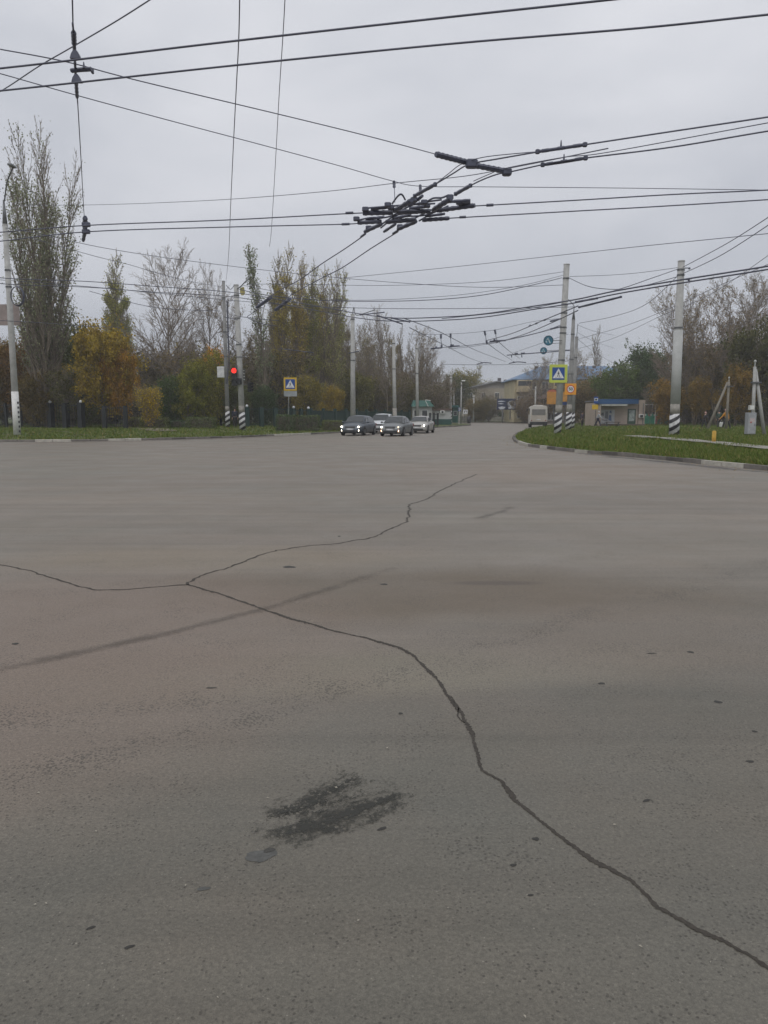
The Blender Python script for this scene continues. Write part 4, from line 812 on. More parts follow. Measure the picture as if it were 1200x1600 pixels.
# 7 tall right pole
b7, t7 = vertical(1053, 681, 1064.5, 409, 'R'); p7, u7 = pole(b7, t7, .29, .19, 'tall striped concrete pole standing alone on the right lawn', paint=(1.3, STRIPE, 1.9), m=CONC, bands=(12.2, 9.6, 9.3, 6.3, 11.4))
q = MB(); q.smooth = True; hh = 6.15; q.cyl(u7*1.9, u7*hh, .285, .262, 16); q.build('sleeve', mat('pale_sleeve', (.45, .46, .45), .75, nscale=1.5, namt=.15), p7)
q = MB()
for h in ((t7-b7).length*.965, (t7-b7).length*.9, (t7-b7).length*.9): q.cyl(u7*h+Vector((.15, 0, 0)), u7*h+Vector((.42, -.1, -.02)), .03, .03, 6); q.ball(tuple(u7*h+Vector((.45, -.1, -.04))), .07, 8, 5)
q.build('insulator', INS, p7)
# far poles along the street
def farpole(px, pb, ptx, pt, side, r, label, paint=None, m=CONC, name='utility_pole', Y=None):
    if Y is None: b_ = G(px, pb, side)
    else: b_ = GY(px, Y, side)
    t_ = Q(ptx, pt, b_.y); return pole(b_, t_, r*1.1, r*.75, label, name=name, paint=paint, m=m, bands=(6.5, (t_-b_).length-.4), n=12)+(b_,)
f1, _, bf1 = farpole(551.5, 668, 551, 492, 'L', .24, 'far lamp pole rising behind the dark hatchback', name='lamp_pole', Y=74)
q = MB(); q.smooth = True; q.tube(catmull([Q(551, 492, bf1.y)-bf1, Q(553, 480, bf1.y)-bf1, Q(558, 490, bf1.y-.3)-bf1, Q(570, 492, bf1.y-1)-bf1, Q(586, 484, bf1.y-2)-bf1][:2]+[Q(556, 492, bf1.y-.5)-bf1, Q(568, 490, bf1.y-1)-bf1, Q(586, 484, bf1.y-2)-bf1], 5), .04, 6); q.build('bracket', STEEL, f1)
f2, _, _b = farpole(617, 666, 615, 531, 'L', .22, 'far concrete pole behind the white car', Y=88, paint=(2.1, mat('old_whitewash', (.40, .37, .33), .85), None))
f3, _, _b = farpole(652.5, 664, 651, 540, 'L', .20, 'far pole in front of the green-roofed kiosk', Y=98)
f4, _, _b = farpole(703.5, 664, 705, 583, 'L', .22, 'distant striped pole beside the white low building', paint=(1.9, STRIPE, None), Y=112)
f5, _, b55 = farpole(720, 664, 721, 598, 'L', .13, 'thin distant street lamp with a pale head beside the bus stop flag', Y=122, name='street_lamp')
q = MB(); q.tube([Q(721, 598, b55.y)-b55, Q(724, 595.5, b55.y)-b55], .06, 6); q.build('bracket', STEEL, f5); q = MB(); q.bbox((0, 0, 0), (.6, .3, .2), .06); q.build('lamp_head', WHITEP, f5, loc=Q(724, 595, b55.y)-b55); q = MB(); q.box((0, 0, 0), (1.3, .08, .08)); q.build('crossarm', STEEL, f5, loc=Q(720.5, 608, b55.y)-b55)
farpole(710, 661, 709, 607, None, .14, 'grey distant pole behind the bus stop flag', Y=150, m=CONCD)
farpole(740, 655, 740.5, 618, None, .18, 'short pale distant pole left of the gabled house', Y=158)
farpole(785, 657, 784, 618, None, .10, 'thin post in front of the dark billboard', Y=156, m=CONCD)
farpole(836, 656, 837, 604, None, .16, 'pale distant lamp post right of the bare tree by the blue-roofed house', Y=135, m=CONC)
farpole(680, 655, 680, 618, None, .10, 'thin distant post above the white low building', Y=150, m=CONCD)
# A-frame poles on the right
def aframe(a0, a1, c0, c1, Y, r, label, clampt=.45, m=CONC):
    A0, A1, B0, B1 = Q(*a0, Y), Q(*a1, Y), Q(*c0, Y), Q(*c1, Y); A0.z = B0.z = float(lawn_h(A0.x, Y, 'R')[0])-.05; o = thing('strut_pole', A0, label, 'pole')
    q = MB(); q.smooth = True; q.cyl((0, 0, 0), A1-A0, r, r*.75, 12); q.build('upright', m, o); q = MB(); q.smooth = True; q.cyl(B0-A0, B1-A0+Vector((0, .1, 0)), r, r*.75, 12); q.build('strut', m, o)
    c = (A1-A0)*(1-clampt*.5); q = MB(); q.box(tuple(c+Vector((.1, .0, 0))), (.55, .3, .09)); q.build('clamp', STEEL, o)
    q = MB(); q.cyl(A1-A0, A1-A0+Vector((0, 0, .25)), .03, .03, 6); q.ball(tuple(A1-A0+Vector((0, 0, .32))), .08, 8, 5); q.build('insulator', mat('pale_insulator', (.5, .5, .48), .4), o); return o
aframe((1176, 672), (1179.5, 573), (1195, 674), (1182, 577), 46, .11, 'strut pole shaped like a narrow A beside the grey cabinet')
aframe((1135, 664), (1139, 596), (1105, 668), (1138, 597), 66, .12, 'strut pole with a long brace leaning left, behind the yellow bollard', .2, m=mat('old_concrete', (.22, .20, .165), .9, nscale=2))
def box_thing(name, px, py, Y, w, h, d, m_, label, cat):
    s = Y/1200; o = thing(name, Q(px, py, Y), label, cat); q = MB(); q.bbox((0, 0, 0), (w*s, d, h*s), .015); q.build('box_body', m_, o); return o, s
o, s = box_thing('utility_cabinet', 1172.5, 661.5, 44, 12.8, 33, .4, mat('grey_cabinet', (.33, .34, .36), .6, nscale=2, namt=.1), 'tall pale grey utility cabinet with a faded red notice on the right lawn', 'cabinet')
q = MB(); q.box((-.01, -.208, .0), (11*s, .012, 29*s)); q.build('door', mat('cabinet_door', (.37, .38, .40), .6), o); q = MB(); q.box((0, -.217, 5*s), (7*s, .006, 6*s)); q.build('notice', mat('faded_notice', (.5, .42, .42), .7, nscale=30, namt=.3), o); q = MB(); q.disc((-2*s, -.222, 1.6*s), 1.4*s, .005, 12); q.build('red_mark', mat('faded_red', (.40, .10, .09), .7), o); q = MB(); q.box((.15, -.22, -2*s), (.03, .03, .12)); q.build('handle', STEEL, o)
o, s = box_thing('meter_box', 1174, 637, 45, 8, 7.5, .2, mat('cream_box', (.50, .49, .45), .6), 'small cream meter box on the strut pole over the grey cabinet', 'box'); q = MB(); q.box((0, -.105, 0), (6*s, .012, 5.5*s)); q.build('door', WHITEP, o); q = MB(); q.cyl((0, 0, -.14), (0, 0, -.35), .02, .02, 6); q.build('conduit', BLK, o)
bl = G(1115, 694, 'R'); o = thing('bollard', bl, 'dented yellow bollard beside the lawn footpath', 'bollard'); s = bl.y/1200; q = MB(); q.smooth = True; q.cyl((0, 0, -.05), (0, 0, 20*s), 3.1*s, 3.0*s, 16); q.build('shaft', mat('yellow_bollard', (.50, .30, .045), .7, nscale=6, namt=.2), o); q = MB(); q.smooth = True; q.ball((0, 0, 20*s), 3.0*s, 14, 6, (1, 1, .35)); q.build('cap', mat('bollard_top', (.42, .26, .05), .7), o)
# ------------------------------------------------------------------ park fence on the left (dark mesh panels, pillars, white lamp balls)
FD = mat('fence_dark', (.010, .014, .016), .7, nscale=3); FG = mat('fence_green', (.014, .042, .035), .6, nscale=3)
def fence(px0, px1, top, Y0, Y1, n, label, m_, dx, gap=.13, thick=.18, balls=(), pillar_h=1., solid=False):
    A = GY(px0, Y0, 'L'); B = GY(px1, Y1, 'L'); h = Q(px0, top, Y0).z-A.z; o = thing('fence', A, label, 'fence'); d = B-A; L_ = d.length; u = d.normalized(); ang = math.atan2(u.y, u.x)
    for i in range(n+1):
        p = d*(i/n); q = MB(); q.box((p.x, p.y, p.z+h*pillar_h/2-.05), (thick, thick, h*pillar_h+.1), ang)
        w = q.build('post', m_, o)
        if i in balls:
            q = MB(); q.smooth = True; q.ball((p.x, p.y, p.z+h*pillar_h+.10), .13, 10, 6); q.build('ball_lamp', mat('lamp_ball', (.75, .76, .78), .4), w)
        if i < n:
            p2 = d*((i+1)/n); q = MB(); m = (p+p2)/2; ln = L_/n-thick
            for z_ in (.12*h, .9*h): q.box((m.x, m.y, m.z+z_), (ln, .04, .05), ang)
            k = int(ln/gap)
            for j in range(k):
                t = (j+.5)/k; c = p+(p2-p)*t; q.box((c.x, c.y, c.z+h*.5), (.022, .022, h*.92), ang)
            if solid: q.box((m.x, m.y+.04, m.z+h*.5), (ln, .015, h*.78), ang)
            q.build('bar_panel', m_, o)
    return o
fence(-80, 56, 630, 70, 67, 6, 'dark iron park fence left of the park entrance', FD, 0, balls=())
fence(56, 127, 630, 66, 64, 3, 'dark fence section with two white ball lamps behind the first lamp pole', FD, 0, thick=.42, balls=(1, 3), gap=.2, solid=False)
fence(163, 196, 634, 63, 63, 1, 'short dark gate section beside the sandy path', FD, 0, thick=.3, gap=.14)
fence(205, 345, 640, 76, 76, 8, 'dark park fence behind the low hedges', FD, 0, thick=.2)
fence(386, 452, 636, 72, 74, 3, 'dark fence section with white ball lamps right of the twin striped poles', FG, 0, thick=.35, balls=(0,))
fence(459, 482, 638, 74, 75, 2, 'short green fence section with white ball lamps behind the long hedge', FG, 0, thick=.3, balls=(0, 2))
fence(486, 640, 639, 76, 98, 10, 'green mesh fence behind the waiting cars', FG, 0, thick=.26, solid=True, gap=.2, pillar_h=1.05)
fence(672, 684, 645, 100, 100, 2, 'short dark railing before the white low building', FD, 0, thick=.25)
# ------------------------------------------------------------------ cars
GLS = mat('car_glass', (.022, .028, .03), .08, spec=.8); TYRE = mat('tyre', (.018, .018, .019), .85); RIM = mat('rim', (.30, .31, .32), .35, .7); CHR = mat('chrome', (.5, .5, .5), .25, .9); BPL = mat('black_plastic', (.022, .023, .025), .55)
PLT = mat('number_plate', (.55, .56, .56), .5); HLC = mat('headlamp_glass', (.42, .44, .45), .15, spec=.8)
HON = mat('headlamp_lit', (.9, .85, .75), .3, emit=(1, .90, .72), estr=9); HWM = mat('lamp_warm', (.9, .7, .5), .3, emit=(1, .62, .38), estr=7); HDM = mat('lamp_dim', (.8, .7, .55), .3, emit=(1, .85, .6), estr=1.6); TLR = mat('tail_lamp', (.20, .012, .01), .3)
def paint(n, c, metal=.35): return mat(n, c, .34, metal, nscale=1.2, namt=.08, spec=.6)
def make_car(loc, rz, label, pm, W=1.74, Ln=4.3, H=1.47, suv=0., lights=('on', 'on', 'fog'), hatch=True):
    """front faces -y"""
    o = thing('car', loc, label, 'car', 'cars waiting at the crossing', rz); w = W/2; L2 = Ln/2
    # body: cross sections from nose to tail (y, half width, sill z, belt z, centre z)
    S = [(-L2, w*.70, .30, .52+suv, .55+suv), (-L2+.10, w*.86, .22, .66+suv, .70+suv), (-L2+.32, w*.95, .20, .74+suv, .80+suv), (-L2+.75, w*.985, .19, .82+suv, .90+suv), (-L2+1.12, w, .19, .89+suv, .97+suv), (-.3, w, .19, .92+suv, .95+suv), (.6, w, .19, .94+suv, .96+suv), (1.2, w*.99, .2, .96+suv, .98+suv), (L2-.45, w*.97, .22, .97+suv, 1.0+suv), (L2-.12, w*.90, .26, .93+suv, .96+suv), (L2, w*.80, .34, .80+suv, .82+suv)]
    q = MB(); q.smooth = True; vs = []; fs = []
    for (y, hw, zs, zb, zc) in S:
        mid = (zs+zb)/2
        for x, z in ((-hw*.90, zs), (-hw*.985, zs+.10), (-hw, mid), (-hw*.975, zb-.08), (-hw*.90, zb), (-hw*.5, zc), (0, zc+.012), (hw*.5, zc), (hw*.90, zb), (hw*.975, zb-.08), (hw, mid), (hw*.985, zs+.10), (hw*.90, zs)): vs.append((x, y, z))
    n = 13
    for i in range(len(S)-1):
        for k in range(n): fs.append((i*n+k, i*n+(k+1) % n, (i+1)*n+(k+1) % n, (i+1)*n+k))
    fs.append(tuple(range(n))); fs.append(tuple(range((len(S)-1)*n, len(S)*n))); q.add(vs, fs)
    # cabin
    zb = .93+suv; yr = (L2-.25 if hatch else L2-.85); C = [(-L2+1.05, w*.86, zb, w*.86, zb+.02), (-L2+1.72, w*.87, zb, w*.66, H-.06), (-L2+2.05, w*.88, zb, w*.655, H), (.55, w*.88, zb, w*.66, H), (yr-.55, w*.86, zb, w*.64, H-.05), (yr, w*.82, zb, w*.70 if hatch else w*.78, zb+.08)]
    vs = []; fs = []
    for (y, a, z0, b, z1) in C:
        for x, z in ((-a, z0), (-b-.03, z0+(z1-z0)*.75), (-b+.05, z1-.01), (0, z1+.025), (b-.05, z1-.01), (b+.03, z0+(z1-z0)*.75), (a, z0)): vs.append((x, y, z))
    for i in range(len(C)-1):
        for k in range(6): fs.append((i*7+k, i*7+k+1, (i+1)*7+k+1, (i+1)*7+k))
    fs.append(tuple(range(7))); fs.append(tuple(range(35, 42))); q.add(vs, fs)
    body = q.build('body', pm, o)
    def quad(nm, pts, m_, off=.012):
        a = Vector(pts[1])-Vector(pts[0]); b = Vector(pts[-1])-Vector(pts[0]); nn = a.cross(b).normalized(); q = MB(); pp = [Vector(p)+nn*off for p in pts]; q.poly([p-nn*.02 for p in pp], .024, nn); return q.build(nm, m_, o)
    y0, y1 = -L2+1.08, -L2+1.70
    quad('windshield', [(-w*.80, y0, zb+.045), (w*.80, y0, zb+.045), (w*.62, y1, H-.085), (-w*.62, y1, H-.085)], GLS, .045)
    quad('rear_window', [(w*.68, yr+.0, zb+.14), (-w*.68, yr+.0, zb+.14), (-w*.58, yr-.50, H-.085), (w*.58, yr-.50, H-.085)], GLS, .04)
    for sgn in (-1, 1):
        for (ya, yb, yc, yd) in ((-L2+1.32, -.12+.0, -.14, -L2+1.86), (-.02, yr-.34, yr-.68, -.04)):
            f = lambda z: w*.885+(w*.70-w*.885)*((z-zb)/(H-zb))**1.3
            z0, z1 = zb+.05, H-.13; pts = [(sgn*f(z0), ya, z0), (sgn*f(z0), yb, z0), (sgn*f(z1), yc, z1), (sgn*f(z1), yd, z1)]
            quad('side_window', pts if sgn > 0 else pts[::-1], GLS)
        m = MB(); m.smooth = True; m.ball((sgn*(w+.10), -L2+1.38, zb+.06), .10, 10, 6, (1, .6, .75)); m.cyl((sgn*w*.86, -L2+1.40, zb+.03), (sgn*(w+.06), -L2+1.38, zb+.04), .025, .025, 6); m.build('wing_mirror', pm, o)
    # wheels with arches
    for y in (-L2+.82, L2-.80):
        for sgn in (-1, 1):
            a = MB(); n = 16; R_ = .385
            pts = [(sgn*(w+.004), y+R_*math.cos(t_), .32+R_*math.sin(t_)) for t_ in np.linspace(-.35, math.pi+.35, n)]; a.poly(pts, .03, (-sgn, 0, 0)); a.build('wheel_arch', BPL, o)
            t = MB(); t.smooth = True; x = sgn*(w-.10); t.tube([(x-.115, y, .31), (x-.10, y, .31), (x-.06, y, .31), (x+.06, y, .31), (x+.10, y, .31), (x+.115, y, .31)], [.22, .285, .312, .312, .285, .22], 22); wh = t.build('wheel', TYRE, o)
            rm = MB(); xx = sgn*(w+.021)
            for k in range(6):
                c, s_ = math.cos(k*math.pi/3), math.sin(k*math.pi/3); rm.add([(xx, y+c*.03-s_*.03, .31+s_*.03+c*.03), (xx, y+c*.2-s_*.035, .31+s_*.2+c*.035), (xx, y+c*.2+s_*.035, .31+s_*.2-c*.035), (xx, y+c*.03+s_*.03, .31+s_*.03-c*.03)], [(0, 1, 2, 3), (3, 2, 1, 0)])
            rm.tube([(sgn*(w+.012), y, .31), (sgn*(w+.018), y, .31)], [.205, .195], 20); rm.build('rim', RIM, wh)
    # front details (placed on the nose, following its curve)
    zh = .66+suv*1.05
    for i, sgn in enumerate((-1, 1)):
        m = MB(); m.smooth = True; m.ball((sgn*w*.73, -L2+.16, zh), .16, 12, 8, (1.25, .9, .62)); hl = m.build('headlight', HLC, o)
        if lights[i] != 'off':
            m = MB(); m.ball((sgn*w*.72, -L2+.015, zh), .055, 10, 6, (1.15, .7, 1.)); m.build('bulb', {'on': HON, 'warm': HWM, 'dim': HDM}[lights[i]], hl)
        m = MB(); m.disc((sgn*w*.68, -L2+.02, .40+suv*.6), .075, .04, 14); fg = m.build('fog_lamp', (HON if lights[2] == 'fog' else HWM if lights[2] == 'fogwarm' else HLC), o)
    m = MB(); m.bbox((0, -L2+.02, .64+suv), (W*.42, .10, .13), .02); g = m.build('grille', BPL, o)
    m = MB()
    for k in range(2): m.box((0, -L2-.034, .61+suv+k*.06), (W*.40, .012, .014))
    m.build('chrome_strip', CHR, g)
    m = MB(); m.bbox((0, -L2+.05, .33+suv*.4), (W*.62, .16, .15), .03); m.build('bumper_intake', BPL, o)
    m = MB(); m.box((0, -L2-.03, .49+suv*.8), (.52, .02, .115)); m.build('number_plate', PLT, o)
    m = MB(); m.bbox((0, 0, .22), (W*.86, Ln*.86, .10), .02); m.build('underbody', BPL, o)
    for sgn in (-1, 1): m = MB(); m.bbox((sgn*w*.80, L2-.06, .78+suv), (.22, .14, .22), .03); m.build('tail_light', TLR, o)
    m = MB()
    for sgn in (-1, 1):
        m.box((sgn*(w+.002), -.02, .62+suv), (.006, .012, .55)); m.box((sgn*(w+.004), -.3, .78+suv), (.02, .16, .03)); m.box((sgn*(w+.004), .75, .79+suv), (.02, .16, .03))
    m.build('door_trim', BPL, o)
    return o
def carpos(px, py, dy=2.0): a = P(px, py); return Vector((a.x, a.y+dy, 0.))
# the sedan front centre seen at px, bottom py; rotated so its left flank shows
make_car(carpos(559, 680.8), R(-15), 'dark grey hatchback with headlights on, leftmost of the four waiting cars', paint('dark_grey_paint', (.085, .10, .12)), W=1.80, H=1.49, Ln=4.4)
make_car(carpos(621, 681.8), R(-15), 'mid-grey sedan with warm lights, in front of the white and silver cars', paint('mid_grey_paint', (.165, .175, .18)), W=1.74, H=1.45, Ln=4.3, lights=('on', 'dim', 'fogwarm'), hatch=False)
make_car(carpos(598, 677.2), R(-9), 'white car half hidden behind the two grey cars', paint('white_car_paint', (.62, .64, .66), .05), W=1.85, H=1.62, Ln=4.5, suv=.08, lights=('off', 'off', 'x'))
make_car(carpos(660, 677.2), R(-13), 'silver sedan with one lit headlight, rightmost of the waiting cars', paint('silver_paint', (.42, .41, .385), .3), W=1.73, H=1.43, Ln=4.35, lights=('off', 'on', 'x'), hatch=False)
# ------------------------------------------------------------------ bus seen from behind
bp = P(843.5, 668.3); bp = Vector((bp.x*1.0, bp.y, 0)); s = bp.y/1200
bus = thing('bus', bp+Vector((.3, 3, 0)), 'small dusty white bus seen from behind, driving away beside the lawn', 'bus', rz=R(-9)); Wb, Hb, Lb = 27*s, 34*s, 6.6
DIRTY = mat('dusty_white', (.42, .38, .33), .7, nscale=.8, namt=.2); CREAM = mat('bus_cream', (.55, .53, .49), .6, nscale=1)
def prof(w, z0, z1, k): return [(-w, z0), (w, z0), (w, z1-k), (w-k*.25, z1-k*.35), (w-k, z1), (-w+k, z1), (-w+k*.25, z1-k*.35), (-w, z1-k)]
q = MB(); ys_ = [(-3, .95), (-2.85, 1.), (3.2, 1.), (3.5, .94)]; vs = []; fs = []
for y, f in ys_: vs += [(x*f, y, .45+(z-.45)*(.985 if f < 1 else 1)) for x, z in prof(Wb/2, .45, Hb, .32)]
for i in range(3):
    for k in range(8): fs.append((i*8+k, i*8+(k+1) % 8, i*8+8+(k+1) % 8, i*8+8+k))
fs += [tuple(range(8)), tuple(range(24, 32))]; q.add(vs, fs); q.build('body', CREAM, bus)
q = MB(); q.bbox((0, -3.03, 1.25), (Wb*.86, .05, 1.15), .02); q.build('rear_panel', DIRTY, bus)
q = MB(); q.bbox((0, -3.04, Hb*.70), (Wb*.76, .06, Hb*.27), .02); q.build('rear_window', mat('dusty_glass', (.17, .165, .155), .35, nscale=1), bus)
q = MB(); q.bbox((0, -3.08, .52), (Wb*.98, .22, .38), .04); q.build('bumper', BPL, bus)
for sg in (-1, 1):
    q = MB(); q.box((sg*Wb*.40, -3.07, .86), (.16, .03, .10)); q.build('tail_light', TLR, bus)
    for y in (-1.6, 2.1):
        q = MB(); q.smooth = True; q.tube([(sg*(Wb/2-.28), y, .42), (sg*(Wb/2-.26), y, .42), (sg*(Wb/2-.02), y, .42), (sg*(Wb/2), y, .42)], [.3, .42, .42, .3], 18); q.build('wheel', TYRE, bus)
    for k in range(4): q = MB(); q.box((sg*(Wb/2+.004), -2.0+k*1.35, 1.95), (.02, 1.1, .72)); q.build('side_window', GLS, bus)
    q = MB(); q.bbox((sg*(Wb/2+.18), 3.2, 2.1), (.12, .1, .34), .02); q.box((sg*(Wb/2+.08), 3.2, 2.28), (.2, .03, .03)); q.build('wing_mirror', BPL, bus)
q = MB(); q.box((0, -3.07, .98), (.5, .02, .11)); q.build('number_plate', PLT, bus)
q = MB(); q.bbox((0, 0, Hb+.04), (1.1, 1.6, .14), .03); q.build('roof_hatch', CREAM, bus)
# ------------------------------------------------------------------ stop pavilion on the right
def wall_box(o, name, c, d, m_, b=0.): q = MB(); (q.bbox(c, d, b) if b else q.box(c, d)); return q.build(name, m_, o)
Yk = 86.; s = Yk/1200; zk = float(lawn_h(Q(967, 660, Yk).x, Yk, 'R')[0])
BEI = mat('beige_wall', (.43, .355, .30), .85, nscale=1.2, namt=.12, bump=.2); BEI2 = mat('beige_pilaster', (.33, .27, .225), .85, nscale=1.2, namt=.12)
kx0, kx1 = Q(929, 660, Yk).x, Q(1005.5, 660, Yk).x; kc = (kx0+kx1)/2; kw = kx1-kx0; kh = Q(967, 625, Yk).z-zk
pv = thing('bus_stop_pavilion', (kc, Yk, zk), 'beige bus stop shop with a blue roof band, a poster and a green door', 'shop')
X = lambda px: Q(px, 660, Yk).x-kc
Z = lambda py: Q(967, py, Yk).z-zk
wall_box(pv, 'wall', (0, 2.2, kh/2-.15), (kw-.1, 4.4, kh-.3), BEI)
wall_box(pv, 'pilaster', (X(1000.5), -.12, kh/2), (X(1005.5)-X(996), .5, kh), BEI2)
rf = wall_box(pv, 'roof_band', ((X(927)+X(994))/2, -.45, (Z(624)+Z(631))/2), (X(994)-X(930), .9, Z(623.5)-Z(631)), mat('blue_band', (.014, .065, .16), .5, nscale=1, namt=.15)); wall_box(rf, 'roof_slab', (0, 2.2, kh-.12), (kw, 4.6, .16), mat('roof_grey', (.16, .16, .16), .9))
wall_box(pv, 'awning', ((X(932)+X(971))/2, -1.0, Z(633.2)), (X(971)-X(932), 1.8, .14), mat('awning_pale', (.48, .48, .45), .7))
wall_box(pv, 'side_screen', (X(932), -.75, Z(650)), (.1, 1.5, Z(637)-Z(667)), BEI)
po = wall_box(pv, 'poster', ((X(938)+X(959))/2, -.06, (Z(640)+Z(664))/2), (X(959)-X(937), .08, Z(640)-Z(664)), mat('poster_pale', (.50, .51, .53), .6, nscale=1.2, namt=.12))
q = MB()
for (a, b_, c, d_, k) in ((938, 644, 943, 650, 0), (940, 655, 949, 658, 0), (944, 642, 950, 655, 0), (950, 648, 955, 658, 1), (939, 660, 946, 663, 0), (951, 641, 955, 646, 1)):
    q.cur = k; x0, x1, z0, z1 = X(a), X(c), Z(d_), Z(b_); q.poly([(x0, -.105, z0+.1), (x1, -.105, z0), (x1-.06, -.105, z1), ((x0+x1)/2, -.105, z1-.08), (x0+.08, -.105, z1)], .003)
q.build('poster_figure', [mat('poster_grey', (.20, .21, .23), .6), mat('poster_blue', (.12, .17, .30), .6)], po)
dr = wall_box(pv, 'door', ((X(980)+X(992.5))/2, -.04, (Z(639)+Z(663))/2), (X(992.5)-X(980), .1, Z(639)-Z(663)), mat('door_green', (.035, .075, .05), .6))
wall_box(dr, 'door_window', ((X(982)+X(990.5))/2, -.10, (Z(641)+Z(658))/2), (X(990.5)-X(982), .03, Z(641)-Z(658)), mat('door_poster', (.25, .29, .28), .3, nscale=3, namt=.6)); wall_box(dr, 'handle', (X(991.5), -.12, Z(652)), (.04, .06, .3), STEEL)
ac = wall_box(pv, 'air_conditioner', (X(999), -.5, Z(650)), (.5, .3, .36), WHITEP, .02); wall_box(ac, 'grille', (X(999), -.66, Z(650)), (.36, .02, .26), BLK)
wall_box(pv, 'downpipe', (X(1002.3), -.42, kh*.45), (.08, .08, kh*.85), STEEL); wall_box(pv, 'plinth', (0, -.2, .12), (kw, .8, .24), mat('plinth_brown', (.13, .10, .08), .9))
bn = thing('bench', (kc+X(954), Yk-.8, zk), 'low dark bench before the poster of the stop shop', 'bench'); wall_box(bn, 'seat', (0, 0, .45), (1.6, .4, .06), mat('bench_wood', (.09, .06, .05), .8))
for x in (-.65, .65): wall_box(bn, 'leg', (x, 0, .2), (.06, .36, .42), STEEL)
def stop_flag(px, py0, py1, pyb, Y, side, label, w=6.5, yel=True):
    b_ = GY(px, Y, side); s = Y/1200; o = thing('bus_stop_sign', b_, label, 'sign'); t = Q(px, py0, Y)-b_; q = MB(); q.smooth = True; q.cyl((0, .03, 0), (0, .03, t.z), .035, .03, 8); q.build('post', STEEL, o)
    z0, z1 = t.z-(py1-py0)*s, t.z; q = MB(); q.bbox((0, -.03, (z0+z1)/2), (w*s, .04, z1-z0), .01); p = q.build('panel', BLUE, o)
    q = MB(); q.box((0, -.058, (z0*.42+z1*.58)), (w*s*.8, .006, (z1-z0)*.42)); q.build('white_field', WSIGN, p)
    q = MB(); zc = z0*.42+z1*.58; q.box((0, -.066, zc+.03), (w*s*.52, .006, .13)); q.box((0, -.066, zc-.06), (w*s*.56, .006, .07)); q.build('bus_mark', BLK, p)
    if yel: q = MB(); q.bbox((-.08, -.03, z0-.4), (9.5*s, .04, .5), .01); q.build('yellow_plate', YEL_P, o)
stop_flag(930.5, 620, 630, 668, 83, 'R', 'bus stop flag with a yellow timetable plate at the pavilion corner')
stop_flag(717, 637, 642.5, 660, 121, 'L', 'blue and white bus stop flag beside the small green kiosk', 5.5, False)
# stalls and colours behind the pavilion
def stall(px, Y, w, h, c, label):
    b_ = GY(px, Y, 'R'); o = thing('market_stall', b_, label, 'stall'); m_ = mat('stall_'+str(c), c, .7, nscale=2, namt=.3)
    wall_box(o, 'counter', (0, 0, h*.22), (w, 1.2, h*.44), m_); wall_box(o, 'back_panel', (0, .6, h*.5), (w, .06, h), mat('stall_dark', (.05, .06, .06), .8)); wall_box(o, 'roof', (0, -.1, h+.06), (w*1.15, 1.9, .1), mat('stall_roof', (.42, .43, .43), .7))
    for x in (-w/2, w/2): wall_box(o, 'post', (x, -.7, h/2), (.06, .06, h), WHITEP)
    q = MB(); rr_ = random.Random(px)
    for k in range(7): q.cur = k % 3; q.bbox((-w*.42+k*w*.14, -.1, h*.44+.13), (.22, .3, .26), .03)
    q.build('goods', [mat('goods_green', (.05, .25, .16), .7), mat('goods_red', (.38, .05, .06), .7), mat('goods_white', (.5, .5, .48), .7)], o)
stall(1010.5, 100, 1.7, 2.5, (.04, .20, .13), 'green market stall right behind the pavilion corner')
stall(1024.5, 102, 1.5, 2.5, (.36, .05, .07), 'red market stall between two dark ones behind the pavilion')
stall(1037, 101, 1.3, 2.5, (.03, .17, .12), 'dark green market stall nearest the orange young tree')
for px, Y, lb in ((1016, 92, 'dark thin trunk standing before the green market stall'), (1031, 90, 'dark thin trunk standing before the red market stall')):
    T('bare1', px, 600, Y, BRN, lb.replace('trunk', 'bare tree'), side='R', name='bare_tree', wide=.8)
